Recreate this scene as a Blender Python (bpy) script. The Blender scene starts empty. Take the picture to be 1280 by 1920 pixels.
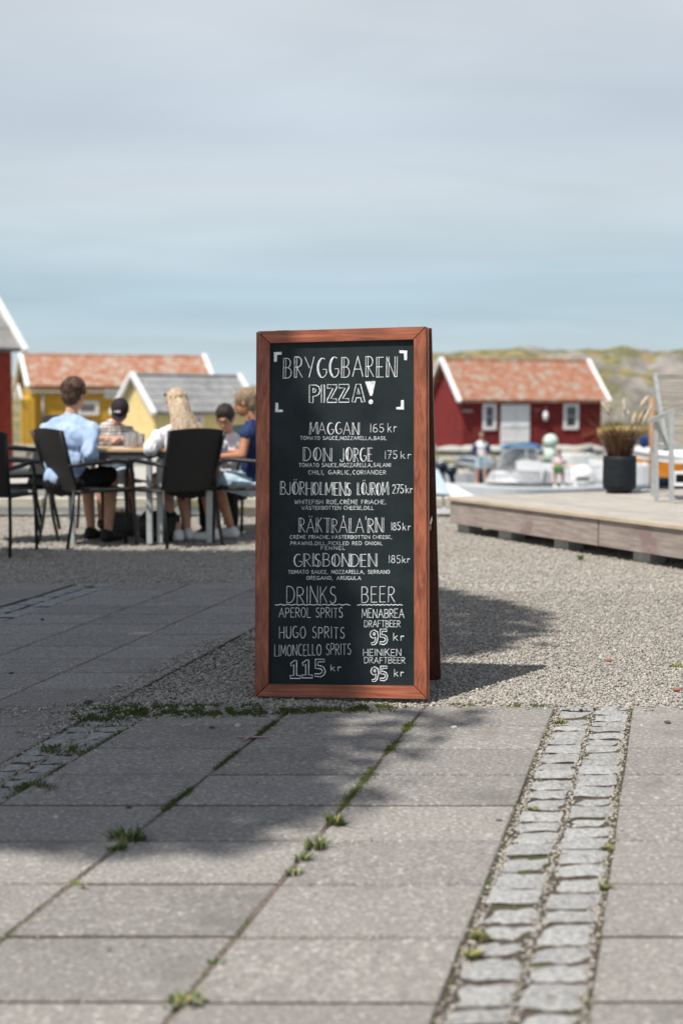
import bpy, bmesh, math, random
from mathutils import Vector, Matrix, noise
R = math.radians
random.seed(7)
scene = bpy.context.scene
# ------------------------------------------------------------------ camera
F = 50/36*1920
TH = math.atan((960-755)/F)
CT, ST = math.cos(TH), math.sin(TH)
HC = 1.1
cd = bpy.data.cameras.new('camera'); cam = bpy.data.objects.new('camera', cd)
scene.collection.objects.link(cam); scene.camera = cam
cam.location = (0, 0, HC); cam.rotation_euler = (math.pi/2-TH, 0, 0)
cd.sensor_fit = 'VERTICAL'; cd.sensor_height = 36; cd.sensor_width = 24; cd.lens = 50
cd.clip_start = .05; cd.clip_end = 3000
cd.dof.use_dof = True; cd.dof.focus_distance = 5.3; cd.dof.aperture_fstop = 2.4
# ------------------------------------------------------------------ light
SUN = Vector((.384, .391, -1)).normalized()      # direction the light travels
SEL = math.asin(-SUN.z)
w = bpy.data.worlds.new('World'); scene.world = w; w.use_nodes = True
nt = w.node_tree; N = nt.nodes; L = nt.links; N.clear()
out = N.new('ShaderNodeOutputWorld')
sky = N.new('ShaderNodeTexSky'); sky.sky_type = 'NISHITA'; sky.sun_disc = False
sky.sun_elevation = SEL; sky.sun_rotation = math.atan2(-SUN.x, -SUN.y)
sky.air_density = 1.0; sky.dust_density = 1.6; sky.ozone_density = 1.6
bg = N.new('ShaderNodeBackground'); bg.inputs[1].default_value = .085
cl = N.new('ShaderNodeBackground'); cl.inputs[1].default_value = .93
mx = N.new('ShaderNodeMixShader')
hs = N.new('ShaderNodeHueSaturation'); hs.inputs['Saturation'].default_value = .72; hs.inputs['Value'].default_value = .9
L.new(sky.outputs[0], hs.inputs['Color']); L.new(hs.outputs[0], bg.inputs[0])
tc = N.new('ShaderNodeTexCoord'); sp = N.new('ShaderNodeSeparateXYZ'); L.new(tc.outputs['Generated'], sp.inputs[0])
zm = N.new('ShaderNodeMath'); zm.operation = 'MAXIMUM'; zm.inputs[1].default_value = 0; L.new(sp.outputs[2], zm.inputs[0])
zp = N.new('ShaderNodeMath'); zp.operation = 'ADD'; zp.inputs[1].default_value = .12; L.new(zm.outputs[0], zp.inputs[0])
dv = N.new('ShaderNodeVectorMath'); dv.operation = 'DIVIDE'
cb = N.new('ShaderNodeCombineXYZ')
for i in range(3): L.new(zp.outputs[0], cb.inputs[i])
L.new(tc.outputs['Generated'], dv.inputs[0]); L.new(cb.outputs[0], dv.inputs[1])
mp = N.new('ShaderNodeMapping'); mp.inputs['Scale'].default_value = (.46, .80, 0); mp.inputs['Rotation'].default_value = (0, 0, R(24)); L.new(dv.outputs[0], mp.inputs[0])
nz = N.new('ShaderNodeTexNoise'); nz.inputs['Scale'].default_value = 1.0; nz.inputs['Detail'].default_value = 5; nz.inputs['Roughness'].default_value = .42; nz.inputs['Distortion'].default_value = .35
L.new(mp.outputs[0], nz.inputs['Vector'])
el = N.new('ShaderNodeMapRange'); el.interpolation_type = 'SMOOTHSTEP'; el.inputs[1].default_value = .28; el.inputs[2].default_value = .45
el.inputs[3].default_value = .90; el.inputs[4].default_value = .27; L.new(zm.outputs[0], el.inputs[0])
nm = N.new('ShaderNodeMapRange'); nm.interpolation_type = 'SMOOTHSTEP'; nm.inputs[1].default_value = .38; nm.inputs[2].default_value = .66; nm.inputs[3].default_value = -.10; nm.inputs[4].default_value = .10; L.new(nz.outputs[0], nm.inputs[0])
ad = N.new('ShaderNodeMath'); ad.operation = 'ADD'; ad.use_clamp = True; L.new(el.outputs[0], ad.inputs[0]); L.new(nm.outputs[0], ad.inputs[1])
L.new(ad.outputs[0], mx.inputs[0]); L.new(bg.outputs[0], mx.inputs[1]); L.new(cl.outputs[0], mx.inputs[2])
# thin high cloud: grey-lavender sheets above, a clear blue band, pale haze at the horizon
er = N.new('ShaderNodeMath'); er.operation = 'MULTIPLY_ADD'; er.inputs[1].default_value = .055; L.new(nz.outputs[0], er.inputs[0]); L.new(zm.outputs[0], er.inputs[2])
cr = N.new('ShaderNodeValToRGB'); e = cr.color_ramp.elements
for i, (p, c) in enumerate(((.0, (.66,.75,.80)), (1.0, (.56,.60,.66)), (.06, (.57,.70,.765)), (.09, (.48,.635,.72)), (.118, (.47,.61,.69)), (.145, (.585,.69,.755)), (.18, (.62,.695,.755)), (.215, (.56,.645,.725)), (.255, (.61,.68,.745)), (.30, (.67,.715,.765)))):
    q = e[i] if i < 2 else e.new(p)
    q.position = p; q.color = (*c, 1)
L.new(er.outputs[0], cr.inputs[0])
n2 = N.new('ShaderNodeTexNoise'); n2.inputs['Scale'].default_value = 1.7; n2.inputs['Detail'].default_value = 6; n2.inputs['Roughness'].default_value = .5; n2.inputs['Distortion'].default_value = .6
L.new(mp.outputs[0], n2.inputs['Vector'])
vr = N.new('ShaderNodeMapRange'); vr.inputs[1].default_value = .3; vr.inputs[2].default_value = .7; vr.inputs[3].default_value = .93; vr.inputs[4].default_value = 1.06; L.new(n2.outputs[0], vr.inputs[0])
hv2 = N.new('ShaderNodeHueSaturation'); L.new(cr.outputs[0], hv2.inputs['Color']); L.new(vr.outputs[0], hv2.inputs['Value']); L.new(hv2.outputs[0], cl.inputs[0])
L.new(mx.outputs[0], out.inputs[0])
sd = bpy.data.lights.new('sun', 'SUN'); so = bpy.data.objects.new('sun', sd); scene.collection.objects.link(so)
sd.energy = 4.95; sd.angle = R(.55); sd.color = (1, .95, .87)
so.rotation_euler = SUN.to_track_quat('-Z', 'Y').to_euler(); so.location = (-5, -5, 15)
scene.view_settings.view_transform = 'Standard'; scene.view_settings.look = 'None'
scene.view_settings.exposure = .17; scene.view_settings.gamma = 1; scene.view_settings.use_curve_mapping = False
# ------------------------------------------------------------------ helpers
def ray(px, py):
    u = (px-640)/F; v = (960-py)/F
    return Vector((u, CT+ST*v, -ST+CT*v))
def at(px, py, Y):
    d = ray(px, py); return Vector((0, 0, HC)) + d*(Y/d.y)
def gr(px, py, z=0.0):
    d = ray(px, py); return Vector((0, 0, HC)) + d*((z-HC)/d.z)
C = scene.collection
def wm(o):
    m = o.matrix_basis.copy()
    while o.parent: o = o.parent; m = o.matrix_basis @ m
    return m
def tag(o, label=None, cat=None, group=None, kind=None):
    if label: o['label'] = label
    if cat: o['category'] = cat
    if group: o['group'] = group
    if kind: o['kind'] = kind
    return o
def thing(name, label, cat, loc=(0,0,0), rz=0, group=None):
    o = bpy.data.objects.new(name, None); C.objects.link(o); o.empty_display_size = .1
    o.location = loc; o.rotation_euler = (0, 0, rz)
    return tag(o, label, cat, group)
def copy_tree(o, parent=None):
    c = o.copy(); C.objects.link(c)
    if parent: c.parent = parent
    for ch in list(o.children): copy_tree(ch, c)
    return c
class MB:
    def __init__(s): s.v = []; s.f = []
    def add(s, vs, fs):
        n = len(s.v); s.v += [Vector(p) for p in vs]; s.f += [tuple(i+n for i in f) for f in fs]; return s
    def box(s, c, d, m=None):
        c = Vector(c); hx, hy, hz = d[0]/2, d[1]/2, d[2]/2
        vs = [Vector((x*hx, y*hy, z*hz)) for z in (-1,1) for y in (-1,1) for x in (-1,1)]
        if m is not None: vs = [m @ p for p in vs]
        return s.add([p+c for p in vs], [(0,2,3,1),(4,5,7,6),(0,1,5,4),(2,6,7,3),(0,4,6,2),(1,3,7,5)])
    def bbox(s, c, d, b=.004, m=None):   # box with chamfered edges
        hx, hy, hz = d[0]/2, d[1]/2, d[2]/2; b = min(b, hx*.9, hy*.9, hz*.9); c = Vector(c)
        bm = bmesh.new(); bmesh.ops.create_cube(bm, size=1)
        for v in bm.verts: v.co = Vector((v.co.x*d[0], v.co.y*d[1], v.co.z*d[2]))
        bmesh.ops.bevel(bm, geom=bm.edges[:], offset=b, segments=1, affect='EDGES', profile=.5)
        bm.verts.index_update()
        vs = [(m @ v.co if m is not None else v.co.copy())+c for v in bm.verts]; fs = [tuple(v.index for v in f.verts) for f in bm.faces]
        bm.free(); return s.add(vs, fs)
    def bar(s, p, q, w, h, up=(0,0,1)):
        p = Vector(p); q = Vector(q); d = (q-p); l = d.length; d.normalize(); up = Vector(up)
        x = d.cross(up); x = x.normalized() if x.length > 1e-6 else Vector((1,0,0)); z = x.cross(d).normalized()
        m = Matrix((x, d, z)).transposed()
        return s.box((p+q)/2, (w, l, h), m)
    def path(s, pts, rs, n=8, cap=True):
        pts = [Vector(p) for p in pts]
        if not hasattr(rs, '__len__'): rs = [rs]*len(pts)
        base = len(s.v); prev = None; ring = []
        for i, p in enumerate(pts):
            d = (pts[min(i+1, len(pts)-1)] - pts[max(i-1, 0)])
            d = d.normalized() if d.length > 1e-9 else Vector((0,0,1))
            if prev is None: x = d.orthogonal().normalized()
            else:
                x = prev - d*prev.dot(d); x = x.normalized() if x.length > 1e-6 else d.orthogonal().normalized()
            prev = x; y = d.cross(x)
            for k in range(n):
                a = 2*math.pi*k/n; s.v.append(p + (x*math.cos(a)+y*math.sin(a))*rs[i])
        for i in range(len(pts)-1):
            for k in range(n):
                a = base+i*n+k; b = base+i*n+(k+1) % n; s.f.append((a, b, b+n, a+n))
        if cap:
            s.f.append(tuple(base+k for k in range(n))[::-1]); e = base+(len(pts)-1)*n; s.f.append(tuple(e+k for k in range(n)))
        return s
    def caps(s, p, q, r1, r2, n=12):    # capsule with round ends
        p = Vector(p); q = Vector(q); d = q-p
        d = d.normalized() if d.length > 1e-9 else Vector((0,0,1))
        pts = []; rs = []
        for a in (85, 60, 30): pts.append(p - d*r1*math.sin(R(a))); rs.append(r1*math.cos(R(a)))
        pts += [p, q]; rs += [r1, r2]
        for a in (30, 60, 85): pts.append(q + d*r2*math.sin(R(a))); rs.append(r2*math.cos(R(a)))
        return s.path(pts, rs, n)
    def ell(s, c, r, m=None, nu=16, nv=10):
        c = Vector(c); vs = []; fs = []
        for j in range(nv+1):
            t = math.pi*(j+.02)/(nv+.04)
            for i in range(nu):
                a = 2*math.pi*i/nu
                p = Vector((r[0]*math.sin(t)*math.cos(a), r[1]*math.sin(t)*math.sin(a), r[2]*math.cos(t)))
                vs.append((m @ p if m is not None else p) + c)
        for j in range(nv):
            for i in range(nu):
                a = j*nu+i; b = j*nu+(i+1) % nu; fs.append((a, a+nu, b+nu, b))
        fs.append(tuple(range(nu))); fs.append(tuple(nv*nu+i for i in range(nu))[::-1])
        return s.add(vs, fs)
    def lathe(s, prof, c=(0,0,0), n=24, sx=1, sy=1):
        c = Vector(c); vs = []; fs = []
        for r, z in prof:
            for i in range(n):
                a = 2*math.pi*i/n; vs.append(c+Vector((r*sx*math.cos(a), r*sy*math.sin(a), z)))
        for j in range(len(prof)-1):
            for i in range(n):
                a = j*n+i; b = j*n+(i+1) % n; fs.append((a, b, b+n, a+n))
        return s.add(vs, fs)
    def poly(s, pts, t):                # extruded polygon along vector t
        n = len(pts); pts = [Vector(p) for p in pts]; t = Vector(t)
        fs = [tuple(range(n))[::-1], tuple(range(n, 2*n))] + [(i, (i+1) % n, (i+1) % n+n, i+n) for i in range(n)]
        return s.add(pts+[p+t for p in pts], fs)
    def mesh(s, name, mat, smooth=False):
        me = bpy.data.meshes.new(name); me.from_pydata([tuple(p) for p in s.v], [], s.f)
        bm = bmesh.new(); bm.from_mesh(me); bmesh.ops.recalc_face_normals(bm, faces=bm.faces); bm.to_mesh(me); bm.free()
        if mat: me.materials.append(mat)
        if smooth: me.polygons.foreach_set('use_smooth', [True]*len(me.polygons))
        return me
    def build(s, name, mat, parent=None, smooth=False, world=False, kind=None, remesh=None, fold=0, fs=14, label=None, decim=None):
        if world and parent:
            im = wm(parent).inverted(); s.v = [im @ p for p in s.v]
        me = s.mesh(name, mat, smooth)
        o = bpy.data.objects.new(name, me)
        if remesh:
            C.objects.link(o)
            md = o.modifiers.new('r', 'REMESH'); md.mode = 'VOXEL'; md.voxel_size = remesh
            m2 = o.modifiers.new('s', 'SMOOTH'); m2.iterations = 4; m2.factor = .5
            dg = bpy.context.evaluated_depsgraph_get()
            nm_ = bpy.data.meshes.new_from_object(o.evaluated_get(dg)); o.modifiers.clear(); o.data = nm_; nm_.name = name
            bpy.data.meshes.remove(me); me = nm_
            if fold:
                ns = [v.normal.copy() for v in me.vertices]; off = Vector((random.random()*9, random.random()*9, 0))
                for v, nn in zip(me.vertices, ns):
                    q = Vector((v.co.x*fs, v.co.y*fs, v.co.z*fs*.55))+off
                    v.co += nn*(abs(noise.noise(q))*1.8-.35+noise.noise(q*2.3)*.4)*fold
            me.polygons.foreach_set('use_smooth', [True]*len(me.polygons))
            if not me.materials: me.materials.append(mat)
            C.objects.unlink(o)
        C.objects.link(o)
        if parent: o.parent = parent
        if kind: o['kind'] = kind
        if label: o['label'] = label
        return o
def rotm(rx=0, ry=0, rz=0): return (Matrix.Rotation(rz, 3, 'Z') @ Matrix.Rotation(ry, 3, 'Y') @ Matrix.Rotation(rx, 3, 'X'))
# ------------------------------------------------------------------ materials
def mat(name, c1, c2=None, scale=6, detail=4, rough=.8, bump=0, bscale=None, stretch=(1,1,1), metal=0, spec=.3, obj=False, lo=.35, hi=.65, c3=None, s3=3, p3=.6, rnd=0, coat=0, fleck=None, dist=0, stain=None):
    m = bpy.data.materials.new(name); m.use_nodes = True; n = m.node_tree.nodes; l = m.node_tree.links
    b = n['Principled BSDF']; b.inputs['Roughness'].default_value = rough; b.inputs['Metallic'].default_value = metal
    b.inputs['Specular IOR Level'].default_value = spec; b.inputs['Coat Weight'].default_value = coat
    if obj: t = n.new('ShaderNodeTexCoord').outputs['Object']
    else: t = n.new('ShaderNodeNewGeometry').outputs['Position']
    if rnd:
        oi = n.new('ShaderNodeObjectInfo'); va = n.new('ShaderNodeVectorMath'); va.operation = 'MULTIPLY_ADD'
        va.inputs[1].default_value = (37, 21, 13); l.new(oi.outputs['Random'], va.inputs[0]); l.new(t, va.inputs[2]); t = va.outputs[0]
    mpn = n.new('ShaderNodeMapping'); mpn.inputs['Scale'].default_value = stretch; l.new(t, mpn.inputs[0]); t2 = mpn.outputs[0]
    col = None
    if c2:
        nn = n.new('ShaderNodeTexNoise'); nn.inputs['Scale'].default_value = scale; nn.inputs['Detail'].default_value = detail; nn.inputs['Roughness'].default_value = .6; nn.inputs['Distortion'].default_value = dist
        l.new(t2, nn.inputs['Vector'])
        rp = n.new('ShaderNodeValToRGB'); rp.color_ramp.elements[0].position = lo; rp.color_ramp.elements[1].position = hi
        rp.color_ramp.elements[0].color = (*c1, 1); rp.color_ramp.elements[1].color = (*c2, 1); l.new(nn.outputs[0], rp.inputs[0]); col = rp.outputs[0]
        if c3:
            n3 = n.new('ShaderNodeTexNoise'); n3.inputs['Scale'].default_value = s3; n3.inputs['Detail'].default_value = 5; n3.inputs['Roughness'].default_value = .65; l.new(t, n3.inputs['Vector'])
            mr = n.new('ShaderNodeMapRange'); mr.inputs[1].default_value = p3-.04; mr.inputs[2].default_value = p3+.05; l.new(n3.outputs[0], mr.inputs[0])
            mi = n.new('ShaderNodeMix'); mi.data_type = 'RGBA'; mi.inputs['B'].default_value = (*c3, 1); l.new(mr.outputs[0], mi.inputs['Factor']); l.new(col, mi.inputs['A']); col = mi.outputs['Result']
        if fleck:
            fc, fsz, fth = fleck
            n4 = n.new('ShaderNodeTexNoise'); n4.inputs['Scale'].default_value = fsz; n4.inputs['Detail'].default_value = 2; l.new(t, n4.inputs['Vector'])
            mr = n.new('ShaderNodeMapRange'); mr.inputs[1].default_value = fth; mr.inputs[2].default_value = fth+.04; mr.inputs[4].default_value = .8; l.new(n4.outputs[0], mr.inputs[0])
            mi = n.new('ShaderNodeMix'); mi.data_type = 'RGBA'; mi.inputs['B'].default_value = (*fc, 1); l.new(mr.outputs[0], mi.inputs['Factor']); l.new(col, mi.inputs['A']); col = mi.outputs['Result']
        if stain:
            sc_, ss_, st_ = stain
            n5 = n.new('ShaderNodeTexNoise'); n5.inputs['Scale'].default_value = ss_; n5.inputs['Detail'].default_value = 6; n5.inputs['Roughness'].default_value = .7; l.new(t, n5.inputs['Vector'])
            mr = n.new('ShaderNodeMapRange'); mr.inputs[1].default_value = st_; mr.inputs[2].default_value = st_+.16; mr.inputs[4].default_value = .75; l.new(n5.outputs[0], mr.inputs[0])
            mi = n.new('ShaderNodeMix'); mi.data_type = 'RGBA'; mi.inputs['B'].default_value = (*sc_, 1); l.new(mr.outputs[0], mi.inputs['Factor']); l.new(col, mi.inputs['A']); col = mi.outputs['Result']
        if rnd:
            hv = n.new('ShaderNodeHueSaturation'); ma = n.new('ShaderNodeMath'); ma.operation = 'MULTIPLY_ADD'; ma.inputs[1].default_value = rnd; ma.inputs[2].default_value = 1-rnd/2
            l.new(oi.outputs['Random'], ma.inputs[0]); l.new(ma.outputs[0], hv.inputs['Value']); l.new(col, hv.inputs['Color']); col = hv.outputs[0]
        l.new(col, b.inputs['Base Color'])
        if bump:
            bn = n.new('ShaderNodeTexNoise'); bn.inputs['Scale'].default_value = bscale or scale; bn.inputs['Detail'].default_value = 4; l.new(t2, bn.inputs['Vector'])
            bp = n.new('ShaderNodeBump'); bp.inputs['Strength'].default_value = min(1, bump); bp.inputs['Distance'].default_value = .01; l.new(bn.outputs[0], bp.inputs['Height']); l.new(bp.outputs[0], b.inputs['Normal'])
    else: b.inputs['Base Color'].default_value = (*c1, 1)
    return m
M = {}
M['slab'] = mat('concrete_slab', (.205,.194,.183), (.375,.355,.333), 85, 9, .9, .8, 230, rnd=.22, c3=(.40,.385,.365), s3=26, p3=.63, fleck=((.58,.56,.53), 85, .65), stain=((.18,.165,.155), 2.6, .54))
M['joint_sand'] = mat('reddish_joint_sand', (.10,.072,.058), (.25,.19,.16), 70, 6, .95, .6, 120, c3=(.07,.075,.03), s3=4, p3=.56)
M['slab_side'] = mat('dirty_slab_edge', (.045,.037,.030), (.10,.085,.07), 60, 4, .95)
M['cobble'] = mat('granite_cobble', (.23,.232,.235), (.40,.398,.392), 75, 6, .85, .8, 110, rnd=.22, c3=(.20,.19,.18), s3=24, p3=.62, fleck=((.50,.49,.47), 120, .64))
M['soil'] = mat('joint_soil', (.045,.035,.028), (.12,.095,.078), 90, 6, .95, .8, 150, c3=(.07,.08,.03), s3=6, p3=.58)
M['gravelbase'] = mat('gravel_bed', (.29,.27,.24), (.52,.49,.44), 75, 6, .95, 1, 90, c3=(.30,.255,.20), s3=1.1, p3=.58)
def attr_mat(name, stops, rough=.85, bump=.4, bs=300):
    m = bpy.data.materials.new(name); m.use_nodes = True; n = m.node_tree.nodes; l = m.node_tree.links; b = n['Principled BSDF']
    b.inputs['Roughness'].default_value = rough; b.inputs['Specular IOR Level'].default_value = .25
    a = n.new('ShaderNodeAttribute'); a.attribute_name = 'tone'
    rp = n.new('ShaderNodeValToRGB'); cr = rp.color_ramp
    for i, (p, c) in enumerate(stops):
        e = cr.elements[i] if i < 2 else cr.elements.new(p)
        e.position = p; e.color = (*c, 1)
    l.new(a.outputs['Fac'], rp.inputs[0]); l.new(rp.outputs[0], b.inputs['Base Color'])
    if bump:
        g = n.new('ShaderNodeNewGeometry'); t = n.new('ShaderNodeTexNoise'); t.inputs['Scale'].default_value = bs; l.new(g.outputs['Position'], t.inputs['Vector'])
        bp = n.new('ShaderNodeBump'); bp.inputs['Strength'].default_value = bump; bp.inputs['Distance'].default_value = .003; l.new(t.outputs[0], bp.inputs['Height']); l.new(bp.outputs[0], b.inputs['Normal'])
    return m
M['gravel'] = attr_mat('gravel_stones', [(0,(.14,.133,.125)),(1,(.55,.525,.48)),(.2,(.28,.265,.24)),(.45,(.36,.34,.308)),(.6,(.385,.335,.295)),(.75,(.42,.395,.355))])
M['leaf'] = attr_mat('tree_leaf', [(0,(.03,.07,.015)),(1,(.08,.15,.04))], bump=0)
M['moss'] = attr_mat('moss_green', [(0,(.035,.05,.012)),(1,(.17,.17,.05)),(.5,(.08,.11,.025))], bump=0)
M['grass'] = attr_mat('grass_blade', [(0,(.03,.06,.016)),(1,(.34,.29,.13)),(.6,(.11,.16,.045))], bump=0)
M['drygrass'] = attr_mat('dry_ornamental_grass', [(0,(.035,.018,.012)),(1,(.34,.23,.13)),(.5,(.13,.065,.035))], bump=0)
def woodgrain(name, cd_, cl_, rot, rough=.5, coat=.25, sc=1):
    m = bpy.data.materials.new(name); m.use_nodes = True; n = m.node_tree.nodes; l = m.node_tree.links; b = n['Principled BSDF']
    tcn = n.new('ShaderNodeTexCoord'); mpn = n.new('ShaderNodeMapping'); mpn.inputs['Scale'].default_value = (70*sc,70*sc,3.2*sc) if not rot else (3.2*sc,70*sc,70*sc)
    oi = n.new('ShaderNodeObjectInfo'); va = n.new('ShaderNodeVectorMath'); va.operation = 'MULTIPLY_ADD'; va.inputs[1].default_value = (3,5,7)
    l.new(oi.outputs['Random'], va.inputs[0]); l.new(tcn.outputs['Object'], va.inputs[2]); l.new(va.outputs[0], mpn.inputs[0])
    a = n.new('ShaderNodeTexNoise'); a.inputs['Scale'].default_value = 1; a.inputs['Detail'].default_value = 5; a.inputs['Distortion'].default_value = 1.2; l.new(mpn.outputs[0], a.inputs['Vector'])
    rp = n.new('ShaderNodeValToRGB'); rp.color_ramp.elements[0].position = .32; rp.color_ramp.elements[1].position = .68
    rp.color_ramp.elements[0].color = (*cd_,1); rp.color_ramp.elements[1].color = (*cl_,1); l.new(a.outputs[0], rp.inputs[0])
    k = n.new('ShaderNodeTexNoise'); k.inputs['Scale'].default_value = 7; k.inputs['Detail'].default_value = 2; l.new(va.outputs[0], k.inputs['Vector'])
    mr = n.new('ShaderNodeMapRange'); mr.inputs[1].default_value = .3; mr.inputs[2].default_value = .7; mr.inputs[3].default_value = .72; mr.inputs[4].default_value = 1.18; l.new(k.outputs[0], mr.inputs[0])
    hv = n.new('ShaderNodeHueSaturation'); l.new(mr.outputs[0], hv.inputs['Value']); l.new(rp.outputs[0], hv.inputs['Color']); l.new(hv.outputs[0], b.inputs['Base Color'])
    b.inputs['Roughness'].default_value = rough; b.inputs['Coat Weight'].default_value = coat; b.inputs['Coat Roughness'].default_value = .35; b.inputs['Specular IOR Level'].default_value = .35
    bp = n.new('ShaderNodeBump'); bp.inputs['Strength'].default_value = .25; bp.inputs['Distance'].default_value = .003; l.new(a.outputs[0], bp.inputs['Height']); l.new(bp.outputs[0], b.inputs['Normal'])
    return m
M['wood_v'] = woodgrain('red_stained_wood_upright', (.175,.045,.022), (.385,.118,.058), False)
M['wood_h'] = woodgrain('red_stained_wood_rail', (.19,.050,.025), (.41,.130,.066), True)
M['board'] = mat('chalkboard', (.006,.012,.0145), (.016,.024,.028), 6, 8, .58, .05, 300, obj=True, spec=.22)
M['chalk'] = mat('chalk_marker', (.52,.55,.56), (.90,.92,.93), 130, 4, .9, obj=True)
M['steel'] = mat('steel_fitting', (.55,.55,.56), (.68,.68,.69), 60, 2, .3, metal=1)
M['deckwood'] = mat('weathered_deck_wood', (.30,.275,.25), (.46,.425,.385), 5, 6, .85, .3, 30, obj=True, stretch=(1,12,12), rnd=.18)
M['fascia'] = mat('fascia_timber', (.24,.20,.18), (.39,.335,.30), 4, 6, .85, .3, 30, obj=True, stretch=(1,10,10), rnd=.12, c3=(.25,.18,.17), s3=3, p3=.6)
M['lip'] = mat('deck_edge_timber', (.40,.33,.25), (.55,.46,.36), 4, 6, .8, .2, 30, obj=True, stretch=(1,10,10))
M['concrete'] = mat('pale_concrete', (.36,.35,.32), (.50,.48,.44), 12, 6, .9, .4, 60)
M['coping'] = mat('quay_timber', (.37,.35,.29), (.52,.49,.42), 5, 6, .9, .4, 40, stretch=(1,6,6), c3=(.20,.20,.11), s3=2.5, p3=.62)
M['rattan'] = mat('black_woven_plastic', (.010,.009,.009), (.022,.020,.020), 260, 2, .55, .6, 260, obj=True, spec=.35)
M['blacktube'] = mat('black_powdercoat', (.012,.013,.014), (.02,.021,.022), 40, 2, .4)
M['greycover'] = mat('grey_textilene', (.10,.10,.11), (.13,.13,.14), 200, 2, .6, .4, 200, obj=True)
M['tabletop'] = mat('light_wood_tabletop', (.42,.27,.14), (.56,.38,.22), 5, 5, .5, .1, 40, obj=True, stretch=(1,14,14))
M['greytube'] = mat('grey_aluminium', (.36,.38,.39), (.44,.46,.47), 30, 2, .45, spec=.5)
M['darkgrey'] = mat('dark_grey_metal', (.06,.062,.066), (.08,.082,.086), 30, 2, .5)
M['skin'] = mat('skin', (.50,.26,.17), (.60,.34,.24), 22, 3, .5, .1, 200, obj=True)
M['tan'] = mat('tanned_skin', (.42,.19,.105), (.52,.25,.15), 22, 3, .45, .1, 200, obj=True)
M['brownhair'] = mat('brown_hair', (.018,.009,.007), (.13,.07,.048), 22, 6, .5, .8, 60, obj=True, stretch=(3,3,.6), dist=1)
M['darkhair'] = mat('dark_hair', (.010,.008,.007), (.04,.028,.022), 30, 6, .45, .8, 60, obj=True, stretch=(3,3,.6), dist=1)
M['blond'] = mat('blond_hair', (.24,.165,.105), (.62,.49,.36), 20, 6, .45, .5, 60, lo=.36, hi=.6, obj=True, stretch=(4,4,.5), dist=.8)
M['ashblond'] = mat('ash_blond_hair', (.14,.09,.05), (.44,.33,.22), 26, 6, .45, .8, 60, obj=True, stretch=(4,4,.5), dist=.8)
M['blueshirt'] = mat('light_blue_cotton', (.30,.41,.62), (.40,.51,.70), 9, 4, .85, .3, 200, obj=True)
M['whiteshirt'] = mat('white_cotton', (.70,.70,.74), (.80,.80,.83), 9, 4, .85, .2, 200, obj=True)
M['blacktrouser'] = mat('black_cloth', (.008,.008,.009), (.018,.017,.018), 40, 3, .85, .3, 200, obj=True)
M['denim'] = mat('washed_denim', (.30,.42,.50), (.46,.58,.66), 22, 4, .85, .2, 200, obj=True)
M['navy'] = mat('navy_cloth', (.012,.026,.085), (.02,.04,.12), 20, 3, .8, .2, 200, obj=True)
M['capcloth'] = mat('dark_plum_cap', (.018,.011,.017), (.03,.019,.028), 40, 3, .8, .2, 300, obj=True)
M['whiteplastic'] = mat('white_gelcoat', (.80,.81,.82), (.88,.88,.89), 2, 3, .35, coat=.3)
M['whitepaint'] = mat('white_paint', (.78,.78,.79), (.86,.86,.86), 4, 4, .7, .1, 40)
M['black'] = mat('black_rubber', (.012,.012,.013), (.02,.02,.02), 30, 2, .6)
M['gold'] = mat('gold', (.8,.55,.2), (.85,.6,.25), 30, 2, .25, metal=1)
M['eyewhite'] = mat('eye_white', (.7,.7,.68)); M['lip_red'] = mat('lips', (.38,.12,.10), (.42,.15,.12), 30)
M['paint_pink'] = mat('pink_spray_paint', (.46,.27,.245), (.34,.27,.25), 60, 5, .85, lo=.3, hi=.6)
M['brick'] = mat('brick_chip', (.36,.14,.10), (.30,.12,.08), 60, 3, .9)
M['darkstone'] = mat('dark_pebble', (.04,.04,.042), (.10,.095,.09), 60, 4, .85)
M['palestone'] = mat('pale_pebble', (.42,.42,.40), (.56,.55,.53), 60, 4, .85)
def glassmat(name, col=(1,1,1), rough=.02, ior=1.3, t=.85):
    m = bpy.data.materials.new(name); m.use_nodes = True; b = m.node_tree.nodes['Principled BSDF']
    b.inputs['Base Color'].default_value = (*col, 1); b.inputs['Transmission Weight'].default_value = t; b.inputs['Roughness'].default_value = rough; b.inputs['IOR'].default_value = ior
    return m
M['glass'] = glassmat('clear_glass'); M['screen'] = glassmat('tinted_windscreen', (.62,.66,.70), .05, 1.1, .75)
M['windowglass'] = mat('dark_window_glass', (.03,.035,.04), (.07,.08,.09), 3, 2, .08, spec=.6)
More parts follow.
